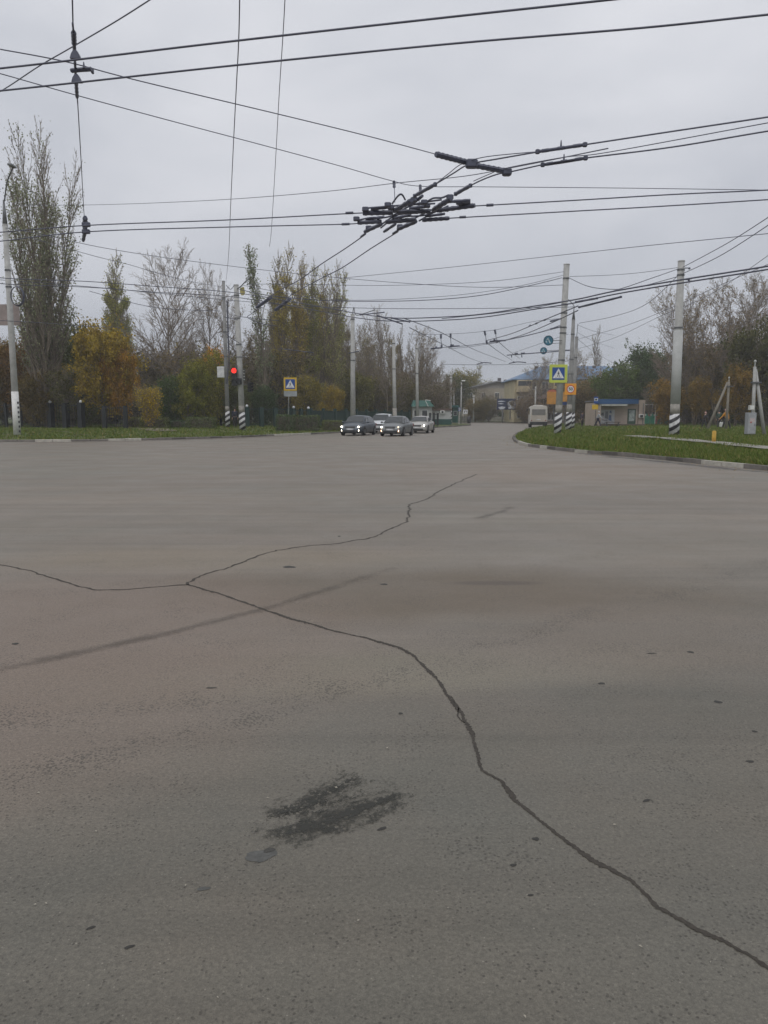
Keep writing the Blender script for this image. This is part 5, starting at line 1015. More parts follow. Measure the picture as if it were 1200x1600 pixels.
# low beige house behind the right trees
def house(name, px0, px1, pyr, Y, dep, wm, rm, label, floors, nw, roof='gable', ridge=None, eave=.4, base=.1, wy=(.25, .75), rz=0., cat='house', frame=WHITEP, ww=1.3, wh=1.5):
    x0, x1 = Q(px0, 650, Y).x, Q(px1, 650, Y).x; w = x1-x0; h = Q(px0, pyr, Y).z-base; o = thing(name, ((x0+x1)/2, Y, base), label, cat, rz=rz)
    wall_box(o, 'wall', (0, dep/2, h/2), (w, dep, h), wm)
    if roof == 'hip':
        rh = ridge; e_ = eave; q = MB(); q.add([(-w/2-e_, -e_, h), (w/2+e_, -e_, h), (w/2+e_, dep+e_, h), (-w/2-e_, dep+e_, h), (-w/2+rh*2.2, dep/2, h+rh), (w/2-rh*2.2, dep/2, h+rh), (-w/2-e_, -e_, h-.15), (w/2+e_, -e_, h-.15), (w/2+e_, dep+e_, h-.15), (-w/2-e_, dep+e_, h-.15)], [(0, 1, 5, 4), (1, 2, 5), (2, 3, 4, 5), (3, 0, 4), (0, 1, 7, 6), (1, 2, 8, 7), (2, 3, 9, 8), (3, 0, 6, 9), (6, 7, 8, 9)]); ro = q.build('roof', rm, o)
        for k in range(5): wall_box(ro, 'chimney', (-w*.3+k*w*.15, dep/2-1, h+rh*.8), (.6, .6, 1.0), mat('chimney_brick', (.10, .09, .10), .9))
    elif roof == 'gable':   # gable facing the viewer
        q = MB(); e_ = eave; th = .25
        for sg in (-1, 1): q.add([(0, -e_, h+ridge), (sg*(w/2+e_), -e_, h-.1), (sg*(w/2+e_), dep, h-.1), (0, dep, h+ridge), (0, -e_, h+ridge-th), (sg*(w/2+e_), -e_, h-.1-th), (sg*(w/2+e_), dep, h-.1-th), (0, dep, h+ridge-th)], [(0, 1, 2, 3), (4, 5, 6, 7), (0, 1, 5, 4), (1, 2, 6, 5), (2, 3, 7, 6)])
        ro = q.build('roof', rm, o); q = MB(); q.poly([(-w/2, .02, h), (w/2, .02, h), (0, .02, h+ridge-th)], .3); q.build('gable', mat('gable_grey', (.30, .28, .26), .85, nscale=.6, namt=.15), o)
        for k in range(4): wall_box(ro, 'chimney', (w*.05+k*w*.1, 2+k*.5, h+ridge*(.95-.2*k)), (.7, .7, 1.5), mat('chimney_brick', (.10, .09, .10), .9))
    fh = h/floors
    for f in range(floors):
        for k in range(nw):
            x = -w/2+w*(k+.5)/nw; z = fh*(f+.55); q = MB(); q.box((x, -.02, z), (ww, .1, wh)); wf = q.build('window', frame, o); q = MB(); q.box((x-ww*.24, -.085, z), (ww*.40, .04, wh*.86)); q.box((x+ww*.24, -.085, z), (ww*.40, .04, wh*.86)); q.build('pane', mat('house_glass', (.07, .08, .09), .2), wf)
    return o
YW = mat('yellow_wall', (.46, .40, .25), .85, nscale=.4, namt=.12); BLR = mat('blue_roof', (.12, .20, .32), .6, nscale=.5, namt=.15)
hb = house('apartment_house', 803.5, 1010, 592.5, 150, 13, YW, BLR, 'yellow three-storey house with a blue hipped roof and enclosed balconies', 3, 11, 'hip', 2.9, .6)
for k in range(2):
    x = -11.1+k*7.; q = MB(); q.bbox((x, -.55, 6.9-0*k), (2.9, 1.1, 2.3), .03); b = q.build('balcony', mat('balcony_cream', (.50, .42, .27), .8, nscale=1), hb); wall_box(b, 'pane', (x, -1.12, 7.4), (2.5, .05, .9), MATS['house_glass'])
house('gabled_house', 724, 828, 607, 172, 20, mat('sand_wall', (.38, .34, .27), .85, nscale=.4, namt=.12), mat('slate_roof', (.25, .255, .27), .7, nscale=.5), 'long sand-coloured gabled house behind the dark billboard', 2, 5, 'gable', 1.7, .7, ww=1.0)
house('beige_house', 1036, 1110, 612, 122, 9, mat('pink_wall', (.33, .25, .20), .85, nscale=.5, namt=.12), mat('dull_roof', (.15, .12, .11), .9), 'pinkish low house showing between the right-hand trunks', 2, 5, 'hip', 1.5)
house('garden_house', 842, 905, 622, 138, 8, mat('dim_wall', (.20, .17, .15), .9), mat('brown_roof', (.14, .10, .085), .9), 'low brown house hidden in the thicket behind the bus', 2, 5, 'hip', 1.6)
# low white wall beyond the street
wl = thing('garden_wall', Q(745, 655, 166), 'low whitewashed wall beyond the far grass verge', 'wall'); wl.location.z = .1
wall_box(wl, 'wall_panel', (7, 0, .5), (34, .25, .95), mat('wall_white', (.42, .41, .37), .85, nscale=1)); wall_box(wl, 'coping', (7, 0, 1.01), (34.2, .34, .08), mat('coping', (.34, .33, .30), .9))
# billboard
Yb = 146.5; s = Yb/1200; bb = thing('billboard', Q(791.5, 631.5, Yb), 'dark blue billboard with pale wavy pictures on twin legs', 'billboard'); WW, HH = 29.5*s, 17*s
wall_box(bb, 'board', (0, 0, 0), (WW, .3, HH), mat('navy_board', (.012, .025, .075), .5), .03)
q = MB(); rr_ = random.Random(8); PZ = lambda pts: q.poly([(a*WW/2, -.17, c*HH/2) for a, c in pts], .01)
PZ([(-.95, .55), (-.5, .62), (-.1, .5), (-.45, .42), (-.9, .40)]); PZ([(-.95, .1), (-.6, .18), (-.25, .05), (-.6, -.02)]); PZ([(-.9, -.55), (-.5, -.4), (-.1, -.5), (-.3, -.9), (-.7, -.95)])
n = 18; ring = lambda cx, cz, r0, r1, a0, a1: [q.add([(WW/2*(cx+r*math.cos(a)), -.172, HH/2*(cz+r*1.6*math.sin(a))) for r, a in ((r0, a0+(a1-a0)*i/n), (r1, a0+(a1-a0)*i/n), (r1, a0+(a1-a0)*(i+1)/n), (r0, a0+(a1-a0)*(i+1)/n))], [(0, 1, 2, 3)]) for i in range(n)]
ring(.5, .0, .32, .40, -.6, 3.6); ring(.45, -.02, .12, .22, .5, 5.2); PZ([(.15, -.5), (.5, -.25), (.9, -.5), (.9, -.8), (.2, -.85)]); q.build('picture', mat('pale_picture', (.55, .58, .62), .6, nscale=2, namt=.15), bb)
wall_box(bb, 'divider', (.05, -.165, 0), (.12, .03, HH), BLK)
for x in (-WW*.18, WW*.2): q = MB(); q.cyl((x, .1, -HH/2), (x, .1, -23.5*s), .10, .10, 8); q.build('leg', STEEL, bb)
# white plate sign
b_ = GY(727, 140, None); ps = thing('plate_sign', b_, 'small white square sign with a dark mark on a short post by the far verge', 'sign'); s = 140/1200; t = Q(727, 643.5, 140)-b_
q = MB(); q.cyl((-.1, .03, 0), (-.1, .03, t.z), .04, .04, 6); q.build('post', STEEL, ps); wall_box(ps, 'panel', (0, 0, t.z), (7*s, .05, 6.6*s), WSIGN, .01); q = MB(); q.poly([(-.22, -.035, t.z-.22), (-.12, -.035, t.z-.22), (-.12, -.035, t.z+.1), (.2, -.035, t.z+.1), (.2, -.035, t.z-.15), (.28, -.035, t.z-.15), (.28, -.035, t.z+.2), (-.22, -.035, t.z+.2)], .005); q.build('road_mark', BLK, ps)
b_ = GY(733, 138, None); s = .115; bn = thing('litter_bin', b_, 'dark litter bin beside the small white square sign', 'bin'); q = MB(); q.smooth = True; q.tube([(0, 0, 0), (0, 0, 1.0), (0, 0, 1.1)], [.32, .4, .3], 12); q.build('bin_body', BPL, bn); q = MB(); q.cyl((0, 0, 1.1), (0, 0, 1.16), .34, .30, 12); q.build('lid', STEEL, bn)
# ------------------------------------------------------------------ kiosks at the left verge
GRN = mat('kiosk_green', (.014, .095, .072), .55, nscale=1.5, namt=.15); KW = mat('kiosk_white', (.46, .47, .46), .7, nscale=1.2, namt=.12)
Y = 104.; s = Y/1200; b_ = GY(660, Y, 'L'); gk = thing('shop_kiosk', b_, 'white kiosk with a green gabled roof behind the railing', 'kiosk'); w = 30*s
wall_box(gk, 'wall', (0, 1.5, 1.25), (w, 3, 2.5), KW)
q = MB(); q.add([(-w/2-.2, -.5, 2.4), (w/2+.25, -.5, 2.4), (w/2-.35, .7, 3.2), (-w/2+.1, .7, 3.25), (-w/2-.2, 3.3, 2.4), (w/2+.25, 3.3, 2.4), (w/2-.35, 2.2, 3.2), (-w/2+.1, 2.2, 3.25)], [(0, 1, 2, 3), (1, 5, 6, 2), (5, 4, 7, 6), (4, 0, 3, 7), (3, 2, 6, 7), (0, 4, 5, 1)]); rf = q.build('roof', GRN, gk)
q = MB(); q.tube([(.35, -.52, 3.2), (.55, -.56, 2.8), (.75, -.56, 2.38)], .05, 6); q.tube([(.35, -.4, 3.28), (w/2-.2, -.1, 3.18)], .05, 6); q.build('roof_trim', WHITEP, rf)
for x in (-.75, .3): f = wall_box(gk, 'window', (x, -.03, 1.5), (.8, .08, .9), WHITEP); wall_box(f, 'pane', (x, -.08, 1.5), (.68, .03, .78), GLS)
q = MB(); q.cyl((-.75, 1, 3.2), (-.75, 1, 3.9), .04, .04, 6); q.box((-.75, 1, 3.9), (.28, .2, .2)); q.build('vent_pipe', WHITEP, gk)
Y = 108.; s = Y/1200; b_ = GY(690, Y, 'L'); wk = thing('low_building', b_, 'low white building with a dark green base and an air conditioner', 'building'); w = 29*s; z1 = Q(690, 641.5, Y).z-b_.z
wall_box(wk, 'wall', (0, 2, z1/2), (w, 4, z1), KW); wall_box(wk, 'base_band', (.05, -.06, .38), (w+.06, .2, .76), mat('base_green', (.012, .075, .06), .6)); wall_box(wk, 'roof_slab', (0, 2, z1+.14), (w+.3, 4.4, .28), mat('brown_roof', (.14, .10, .085), .9))
ac = wall_box(wk, 'air_conditioner', (Q(691, 650, Y).x-b_.x, -.2, Q(690, 643.8, Y).z-b_.z), (.6, .3, .42), WHITEP, .02); q = MB(); q.disc((Q(691, 650, Y).x-b_.x, -.365, Q(690, 643.8, Y).z-b_.z), .15, .01, 14); q.build('fan', BLK, ac)
Y = 116.; s = Y/1200; b_ = GY(711.5, Y, 'L'); sk = thing('ticket_kiosk', b_, 'narrow green kiosk with a flat roof beside the bus stop flag', 'kiosk'); w = 8*s
wall_box(sk, 'wall', (0, .7, 1.35), (w, 1.4, 2.3), GRN); wall_box(sk, 'roof', (-.1, .5, 2.65), (13*s, 2.2, .28), mat('teal_roof', (.02, .11, .10), .6)); f = wall_box(sk, 'window', (0, -.03, 1.6), (w*.7, .06, .7), WHITEP); wall_box(f, 'pane', (0, -.07, 1.6), (w*.6, .03, .6), GLS)
for x in (-6*s, 5.5*s): wall_box(sk, 'post', (x, -.4, 1.25), (.08, .08, 2.5), WHITEP)
wall_box(sk, 'door', (-w*.25, -.04, .75), (.5, .05, .9), MATS['base_green'])
# ------------------------------------------------------------------ people (skin-modifier bodies)
SKIN = mat('skin', (.42, .26, .19), .6); HAIR = mat('dark_hair', (.03, .022, .018), .8)
def skin(name, verts, edges, rad, m_, parent, sub=1):
    me = bpy.data.meshes.new(name); me.from_pydata(verts, edges, []); me.materials.append(m_); o = ob(name, me, parent); k = o.modifiers.new('skin', 'SKIN'); k.use_smooth_shade = True
    for i, v in enumerate(me.skin_vertices[0].data): v.radius = (rad[i], rad[i]*(1 if i > 90 else .9)); v.use_root = (i == 0)
    if sub: u = o.modifiers.new('sub', 'SUBSURF'); u.levels = sub; u.render_levels = sub
    return o
def person(pos, rz, label, jc, tc, H=1.7, stride=.25, lean=0., armf=(.1, -.1), hat=None, bag=None):
    o = thing('person', pos, label, 'person', None, rz); k = H/1.75; V, E, Rr = [], [], []
    def v(p, r, a=None): V.append(tuple(c*k for c in p)); Rr.append(r*k); i = len(V)-1; (E.append((a, i)) if a is not None else None); return i
    ly = -lean
    pel = v((0, 0, .95), .13); wa = v((0, ly*.3, 1.12), .12, pel); ch = v((0, ly*.8, 1.34), .15, wa); nk = v((0, ly, 1.49), .055, ch); hd = v((0, ly-.02, 1.58), .075, nk); ht = v((0, ly-.02, 1.68), .082, hd); nose = v((0, ly-.115, 1.60), .014, hd)
    J = {}
    for s_, st, ar in ((-1, stride, armf[0]), (1, -stride, armf[1])):
        hp = v((s_*.09, 0, .90), .095, pel); kn = v((s_*.10, -st*.5-.03, .50), .062, hp); an = v((s_*.10, -st*.9+.02, .09), .042, kn); fo = v((s_*.11, -st*.9-.13, .03), .035, an)
        sh = v((s_*.19, ly*.9, 1.42), .062, ch); el = v((s_*.25, ly*.8-ar*.6, 1.14), .043, sh); wr = v((s_*.25, ly*.8-ar*1.6-.05, .90), .029, el); pm = v((s_*.25, ly*.8-ar*1.8-.07, .83), .034, wr)
        for f in range(4): a = v((s_*.25+(f-1.5)*.017, ly*.8-ar*1.85-.08, .77), .009, pm); v((s_*.25+(f-1.5)*.017, ly*.8-ar*1.85-.105, .735+.006*abs(f-1.5)), .008, a)
        th_ = v((s_*.22, ly*.8-ar*1.8-.11, .81), .010, pm); J[s_] = (hp, kn, an, fo, sh, el, wr)
    skin('body', V, E, Rr, SKIN, o)
    # clothing
    def sub(idx, name, m_, grow, edges): return skin(name, [V[i] for i in idx], edges, [Rr[i]+g*k for i, g in zip(idx, grow)], m_, o)
    a, b = J[-1], J[1]
    sub([ch, wa, pel, a[4], a[5], a[6], b[4], b[5], b[6]], 'jacket', jc, [.045, .05, .055, .03, .028, .022, .03, .028, .022], [(0, 1), (1, 2), (0, 3), (3, 4), (4, 5), (0, 6), (6, 7), (7, 8)])
    sub([pel, a[0], a[1], a[2], b[0], b[1], b[2]], 'trousers', tc, [.02, .02, .025, .022, .02, .025, .022], [(0, 1), (1, 2), (2, 3), (0, 4), (4, 5), (5, 6)])
    for s_ in (-1, 1): f = V[J[s_][3]]; q = MB(); q.smooth = True; q.ball((f[0], f[1]+.04, .05), .07, 10, 6, (.75, 1.9, .75)); q.build('shoe', mat('shoe', (.04, .035, .03), .7) if hat != 'white' else WHITEP, o)
    h = V[ht]; q = MB(); q.smooth = True; q.ball((h[0], h[1]+.025, h[2]+.005), .118*k, 12, 8, (.92, 1.02, .95)); q.build('hair' if not hat or hat == 'hair' else 'hat', HAIR if hat in (None, 'hair') else mat('hat_'+hat, dict(white=(.5, .5, .5), dark=(.03, .03, .035), pink=(.5, .3, .28))[hat], .8), o)
    for s_ in (-1, 1): q = MB(); q.ball((s_*.032*k, h[1]-.075*k, V[hd][2]+.04*k), .010*k, 6, 4); q.build('eye', BLK, o)
    return o
def standing(px, Y, side='R'): return GY(px, Y, side)
person(standing(910, 88), R(20), 'person in a dark purple coat standing left of the pavilion', mat('purple_coat', (.05, .04, .055), .9), BLK, 1.7, .1)
person(standing(934.5, 84.0), R(80), 'person in a white and blue jacket walking before the pavilion poster', mat('white_jacket', (.45, .46, .5), .8), mat('navy_trousers', (.02, .025, .06), .9), 1.68, .35, .08, (.25, -.2), 'white')
person(standing(1136, 68), R(-75), 'person in a bright orange jacket walking with a white bag', mat('orange_jacket', (.60, .27, .02), .7), BLK, 1.72, .38, .12, (.25, -.1), 'pink')
person(standing(1124, 71), R(160), 'person in a dark green jacket beside the one in orange', mat('green_jacket', (.03, .06, .045), .85), BLK, 1.66, .2, .05, (.1, -.1), 'dark')
person(standing(1101, 72), R(90), 'person in black with a pale cap left of the leaning strut pole', mat('black_jacket', (.03, .027, .03), .85), BLK, 1.5, .25, .1, (.3, .1), 'pink')
person(GY(367, 68, 'L'), R(15), 'person in a dark blue coat standing between the twin striped poles', mat('dark_blue_coat', (.02, .024, .04), .9), BLK, 1.75, .12)
bg_ = thing('shopping_bag', standing(1128, 69)+Vector((0, 0, .38)), 'white shopping bag carried between the person in orange and the one in green', 'bag'); q = MB(); q.bbox((0, 0, 0), (.34, .16, .40), .04); q.build('sack', WHITEP, bg_); q = MB(); q.tube([(-.1, 0, .2), (-.06, 0, .34), (.06, 0, .34), (.1, 0, .2)], .012, 6); q.build('handle', WHITEP, bg_)
# ------------------------------------------------------------------ overhead wires
def wpts(spec, z):
    o = []
    for p in spec:
        if len(p) == 2: o.append(P(p[0], p[1], z))
        elif p[2] is None: o.append(Q(p[0], p[1], p[3]))
        else: o.append(P(*p))
    return o
def wire(spec, z, r, label, name='wire', cat='wire', group=None, k=8):
    pts = catmull(wpts(spec, z), k); o0 = pts[len(pts)//2]; q = MB(); q.smooth = True; q.tube([p-o0 for p in pts], r, 5); o = q.build(name, WIRE, None, loc=o0); return tag(o, label, cat, group)
CZ = 5.8
cw = lambda *a, **k: wire(*a, name='trolley_wire', cat='trolley wire', **k)
cw([(-260, 131), (0, 107), (350, 66), (700, 27), (960, -1), (1250, -33)], CZ, .0125, 'uppermost thick trolley wire crossing the top of the sky from left to right')
cw([(-260, 166), (0, 142), (350, 104), (700, 69), (1000, 44), (1200, 23), (1400, 2)], CZ, .0125, 'second thick trolley wire, below the uppermost one, ending right under the top corner')
cw([(-100, 372), (0, 363), (140, 352), (350, 344), (540, 334), (568, 333)], CZ, .013, 'upper wire of the pair entering the wire crossing from the left')
cw([(-100, 388), (0, 377), (140, 362), (350, 355), (534, 350.5), (560, 348)], CZ, .013, 'lower wire of the pair entering the wire crossing from the left')
cw([(740, 322), (900, 313), (1050, 304), (1200, 297), (1400, 285)], CZ, .013, 'upper wire of the pair leaving the crossing to the right, below the plain span wire')
cw([(702, 341), (880, 331), (1040, 322), (1200, 312), (1400, 299)], CZ, .013, 'lower wire of the pair leaving the crossing to the right')
cw([(648, 306), (680, 288), (708, 271), (733, 257), (780, 248), (850, 236), (915, 226), (1040, 207), (1200, 183), (1350, 160)], CZ, .013, 'upper curved trolley wire running from the crossing to the upper right edge')
cw([(710, 304), (745, 285), (775, 273), (800, 268), (860, 255), (915, 247), (1050, 230), (1200, 205), (1350, 182)], CZ, .013, 'lower curved trolley wire running from the crossing to the upper right edge')
wire([(672, 294), (700, 272), (722, 256), (760, 245), (840, 237)], CZ+.04, .008, 'thin feeder wire looping above the upper curved trolley wire'); wire([(740, 283), (765, 272), (790, 263), (880, 246), (950, 238), (1200, 192), (1300, 174)], CZ+.04, .008, 'thin feeder wire looping above the lower curved trolley wire')
cw([(570, 367), (540, 388), (500, 414), (470, 436), (440, 452), (415, 468)], CZ, .014, 'left wire of the diagonal pair dropping from the crossing toward the poplar row')
cw([(622, 362), (580, 388), (535, 418), (500, 436), (460, 458), (440, 472)], CZ, .014, 'right wire of the diagonal pair dropping from the crossing toward the poplar row')
wire([(0, 77), (105, 97), (220, 127), (450, 182), (580, 214), (681, 241)], 6.2, .008, 'span wire from the left edge to the dark spreader bar'); wire([(-40, 105), (0, 115), (120, 149), (260, 187), (400, 224), (530, 259), (610, 282), (657, 291), (760, 292), (980, 294), (1200, 297, 6.4), (1330, 298, 6.4)], 6.4, .0075, 'span wire sloping under the spreader span to the crossing droppers and the right edge')
wire([(-60, 172), (0, 143), (60, 104), (110, 75), (180, 34), (240, -4), (290, -36)], 6.2, .008, 'oblique span wire passing the dark insulator hanger at top left')
wire([(112, -40), (114, 42)], 6.2, .009, 'short vertical-looking wire above the dark insulator hanger'); wire([(121, 155), (126, 240), (131, 330), (133, 345)], 6.1, .008, 'long thin wire joining the two dark insulator hangers')
wire([(375, -40), (373, 60), (369, 140), (364, 240), (360, 330), (357, 400, 8.5), (353, 441, None, b2.y)], 7.6, .010, 'kinked wire running overhead to the left one of the twin striped poles'); wire([(447, -40), (443, 40), (436, 150), (430, 260), (424, 360), (421, 385)], 7.2, .007, 'thin grey wire running overhead toward the poplar row')
wire([(-80, 320), (20, 320.5, None, 47), (150, 320, None, 40), (330, 313, None, 32), (500, 300, None, 27), (620, 286, None, 24), (720, 276, None, 21), (800, 262, None, 18), (950, 232, None, 14)][1:], 8, .011, 'span wire from the leaning lamp pole across to the spreader bar end')
wire([(8, 356, None, b1.y), (60, 365, None, 46), (150, 385, None, 50), (240, 400, None, 52), (330, 412, None, 55), (440, 425, None, 58), (530, 434, None, 58), (640, 443, None, 56), (760, 449, None, 54), (885, 445, None, b4.y)], 8, .018, 'sagging span wire from the leaning lamp pole to the near striped pole top')
wire([(8, 360, None, b1.y), (140, 398, None, 50), (200, 413, None, 53), (280, 436, None, 56), (345, 448, None, b2.y)], 8, .017, 'span wire from the leaning lamp pole down to the left twin pole')
tw = [(-60, 425, None, 42), (0, 434, None, 43), (60, 437, None, 46), (140, 440, None, 50), (250, 448, None, 52), (345, 455, None, 53), (400, 462, None, 52), (430, 467, None, 50), (500, 479, None, 46), (560, 490, None, 42), (620, 497, None, 38), (700, 495, None, 35), (760, 490, None, 32), (830, 479, None, 29), (900, 468, None, 27), (960, 455, None, 25), (1060, 438, None, 23), (1200, 416, None, 21), (1350, 390, None, 19)]
cw(tw, CZ, .024, 'upper of the two thick far trolley wires sweeping across the whole picture', k=6)
cw([(a, b+(9 if a < 300 else 7 if a < 620 else 5), n, c) for a, b, n, c in tw], CZ, .022, 'lower of the two thick far trolley wires sweeping across the whole picture', k=6)
wire([(-60, 433, None, 48), (140, 448, None, 52), (345, 468, None, 55), (370, 470, None, 55), (470, 478, None, 55), (600, 482, None, 52), (740, 482, None, 50), (880, 480, None, 50), (895, 479, None, 50)], 6, .018, 'thin straight wire just above the thick far trolley wires')
wire([(140, 455, None, 50), (240, 480, None, 53), (345, 486, None, 56)], 7, .018, 'sagging cable left of the twin striped poles'); wire([(0, 501, None, 48), (60, 504, None, 52), (140, 510, None, 60), (200, 512, None, 66)], 6, .02, 'dark cable leaving the leaning lamp pole at board height')
wire([(385, 444, None, 56), (470, 444, None, 56), (600, 446, None, 55), (760, 440, None, 53), (885, 424, None, b4.y)], 9, .016, 'thin wire from the right twin pole to the near striped pole top')
wire([(374, 452, None, 56), (400, 458, None, 54), (440, 464, None, 51), (520, 470, None, 50), (640, 470, None, 49), (740, 463, None, 49), (820, 448, None, 50), (878, 434, None, b4.y)], 9, .024, 'heavier cable from the right twin pole to the near striped pole')
wire([(380, 446, None, 56), (520, 468, None, 54), (680, 464, None, 52), (800, 449, None, 51), (880, 430, None, b4.y)], 9, .015, 'thin wire just above the heavier cable into the near striped pole')
wire([(530, 435, None, 50), (700, 418, None, 44), (900, 396, None, 38), (1010, 384, None, 34), (1100, 375, None, 31), (1230, 362, None, 28)], 8, .014, 'thin rising wire from above the poplar row to the right edge')
wire([(890, 432, None, 51), (950, 430, None, 50), (1000, 426, None, 49), (1060, 418, None, b7.y)], 9, .015, 'level wire between the near striped pole and the tall right pole'); wire([(887, 433, None, b4.y), (915, 446, None, 50), (940, 451, None, 50), (970, 452, None, 50), (1000, 448, None, 49), (1060, 432, None, b7.y)], 9, .022, 'drooping cable between the near striped pole and the tall right pole')
wire([(690, 498, None, 42), (800, 486, None, 41), (880, 472, None, 40), (960, 454, None, 40), (1020, 434, None, 42), (1060, 420, None, b7.y)], 9, .020, 'cable climbing from the far trolley wires to the tall right pole top')
for i, (a, b, c, l) in enumerate((((1066, 418), (1140, 378), (1230, 320), 'upper cable rising from the tall right pole to the right edge'), ((1066, 428), (1130, 397), (1230, 332), 'lower cable rising from the tall right pole to the right edge'))): wire([(*a, None, b7.y), (*b, None, 38), (*c, None, 31)], 9, .020, l)
wire([(700, 545, None, 70), (740, 541, None, 70), (800, 530, None, 66), (850, 518, None, 60), (880, 510, None, b4.y)], 7, .018, 'thin wire reaching the middle of the near striped pole')
wire([(905, 505, None, 62), (960, 494, None, 56), (1010, 475, None, 50), (1060, 430, None, b7.y)], 9, .018, 'wire from the pipe of the thinner striped pole up to the tall right pole')
wire([(903, 530, None, 80), (980, 508, None, 70), (1060, 476, None, 60), (1120, 448, None, 52), (1230, 400, None, 42)], 9, .018, 'faint wire passing behind the tall right pole, rising right'); wire([(903, 545, None, 80), (960, 528, None, 72), (1030, 495, None, 62), (1110, 460, None, 52), (1230, 378, None, 40)], 9, .016, 'second faint wire passing behind the tall right pole, rising right')
for i, (a, b) in enumerate(((508, 516), (530, 560), (520, 536))): wire([(903, a, None, 70), (930, (a+b)/2+6, None, 80), (960, b+8, None, 95)], 8, .016, ('uppermost', 'lowest', 'middle')[i]+' of three thin service wires fanning out above the lone pale poplar')
# street-axis trolley wires above the distant street
sa = lambda spec, l: cw(spec, CZ, .022, l, k=6)
sa([(630, 497, None, 36), (690, 520, None, 46), (745, 548, None, 68), (790, 565, None, 95)], 'street trolley wire descending from the poplar tops toward the far street'); sa([(640, 512, None, 40), (690, 537, None, 55), (735, 560, None, 85), (760, 568, None, 110)], 'lower street trolley wire descending toward the far street')
sa([(903, 478, None, 30), (850, 500, None, 37), (800, 521, None, 46), (760, 532, None, 54)], 'beaded curve wire left of the near striped pole, upper'); sa([(903, 485, None, 31), (865, 503, None, 37), (820, 522, None, 47), (780, 534, None, 56), (760, 538, None, 60)], 'beaded curve wire left of the near striped pole, lower')
sa([(760, 535, None, 56), (780, 550, None, 68), (800, 563, None, 88)], 'short trolley wire joining the two far cross-span bars, left'); sa([(777, 532, None, 55), (795, 548, None, 66), (812, 560, None, 84)], 'short trolley wire joining the two far cross-span bars, right')
wire([(640, 522, None, 60), (700, 522, None, 58), (770, 516, None, 58), (830, 503, None, 60), (880, 497, None, b4.y)], 8, .014, 'thin carrier wire holding the four hanging insulators')
wire([(672, 544, None, 60), (720, 541, None, 58), (760, 536, None, 58), (790, 531, None, 57), (840, 520, None, 55), (876, 508, None, b4.y)], 7, .022, 'thick cross-span under the four hanging insulators')
wire([(690, 569, None, 95), (750, 570, None, 92), (820, 569, None, 90), (890, 564, None, 82)], 7, .025, 'distant cross-span low above the street'); wire([(800, 552, None, 70), (850, 535, None, 64), (888, 522, None, 58)], 7, .014, 'thin stay from the lower cross-span to the near striped pole')
wire([(545, 552, None, 74), (560, 549, None, 72)], 7, .05, 'short dark crossbar on the far lamp pole'); wire([(440, 545, None, 74), (480, 550, None, 76), (490, 551, None, 76)], 7, .045, 'dark short bracket wire across the poplar row')
for spec, l in (([(350, 495, None, 56), (372, 500, None, 56)], 'upper link cable between the twin striped poles'), ([(354, 522, None, 56), (364, 530, None, 56), (376, 537, None, 56)], 'drooping link cable between the twin striped poles'), ([(366, 493, None, 56), (400, 498, None, 54), (436, 501, None, 52)], 'dark bar reaching right from the right twin pole'), ([(410, 480, None, 54), (390, 492, None, 54), (388, 497, None, 54), (410, 506, None, 53), (432, 509, None, 52)], 'looped jumper cable left of the poplar row'), ([(353, 445, None, 56), (360, 452, None, 56), (366, 446, None, 56)], 'short loop between the twin pole tops')): wire(spec, 7, .022, l)
# ------------------------------------------------------------------ hanging fittings
def fitting(name, centre, label, cat): return thing(name, centre, label, cat)
def rod(o, name, spec, z, r, ribs=0, m_=INS, flat=1., n=6):
    pts = catmull([p-o.location for p in wpts(spec, z)], 6) if len(spec) > 2 else [p-o.location for p in wpts(spec, z)]
    q = MB(); q.tube(pts, r, n, flat=flat)
    a, b = pts[0], pts[-1]; d = (b-a)
    for i in range(ribs):
        t = (i+.5)/ribs; c = a+d*t; e = d.normalized()*d.length/ribs*.22; q.tube([c-e, c+e], [r*1.14, r*1.14], n, flat=flat)
    return q.build(name, m_, o)
x0 = P(640, 335, CZ); xc = fitting('wire_crossing', x0, 'dark trolley wire crossing assembly hanging over the middle of the junction', 'wire crossing')
for sp, r, rb in (([(567, 333), (613, 332)], .056, 5), ([(620, 331), (673, 330)], .054, 6), ([(616, 330), (643, 313)], .05, 4), ([(677, 328), (705, 310)], .054, 4), ([(683, 329), (742, 321)], .05, 6), ([(660, 344), (702, 341)], .046, 5), ([(559, 348), (596, 346)], .05, 4), ([(603, 347), (650, 343)], .052, 5), ([(622, 358), (650, 346)], .048, 3), ([(570, 362), (596, 350)], .046, 3)): rod(xc, 'insulator_bar', sp, CZ, r*.88, rb)
for sp, r, rb in (([(580, 327), (606, 324)], .03, 2), ([(640, 326), (668, 322)], .034, 3), ([(690, 316), (735, 313)], .03, 3), ([(572, 343), (600, 339)], .03, 2), ([(615, 341), (642, 336)], .03, 3), ([(665, 338), (695, 334)], .028, 2), ([(600, 362), (618, 350)], .03, 2), ([(640, 322), (660, 306)], .03, 2)): rod(xc, 'insulator_bar', sp, CZ+.07, r, rb)
for sp, r in (([(540, 333), (552, 332.5)], .028), ([(534, 350.5), (546, 350)], .028), ([(760, 320.8), (771, 320.2)], .03), ([(718, 339.5), (728, 339)], .028), ([(564, 370), (571, 365)], .026), ([(614, 365), (622, 360)], .026)): rod(xc, 'end_clamp', sp, CZ, r)
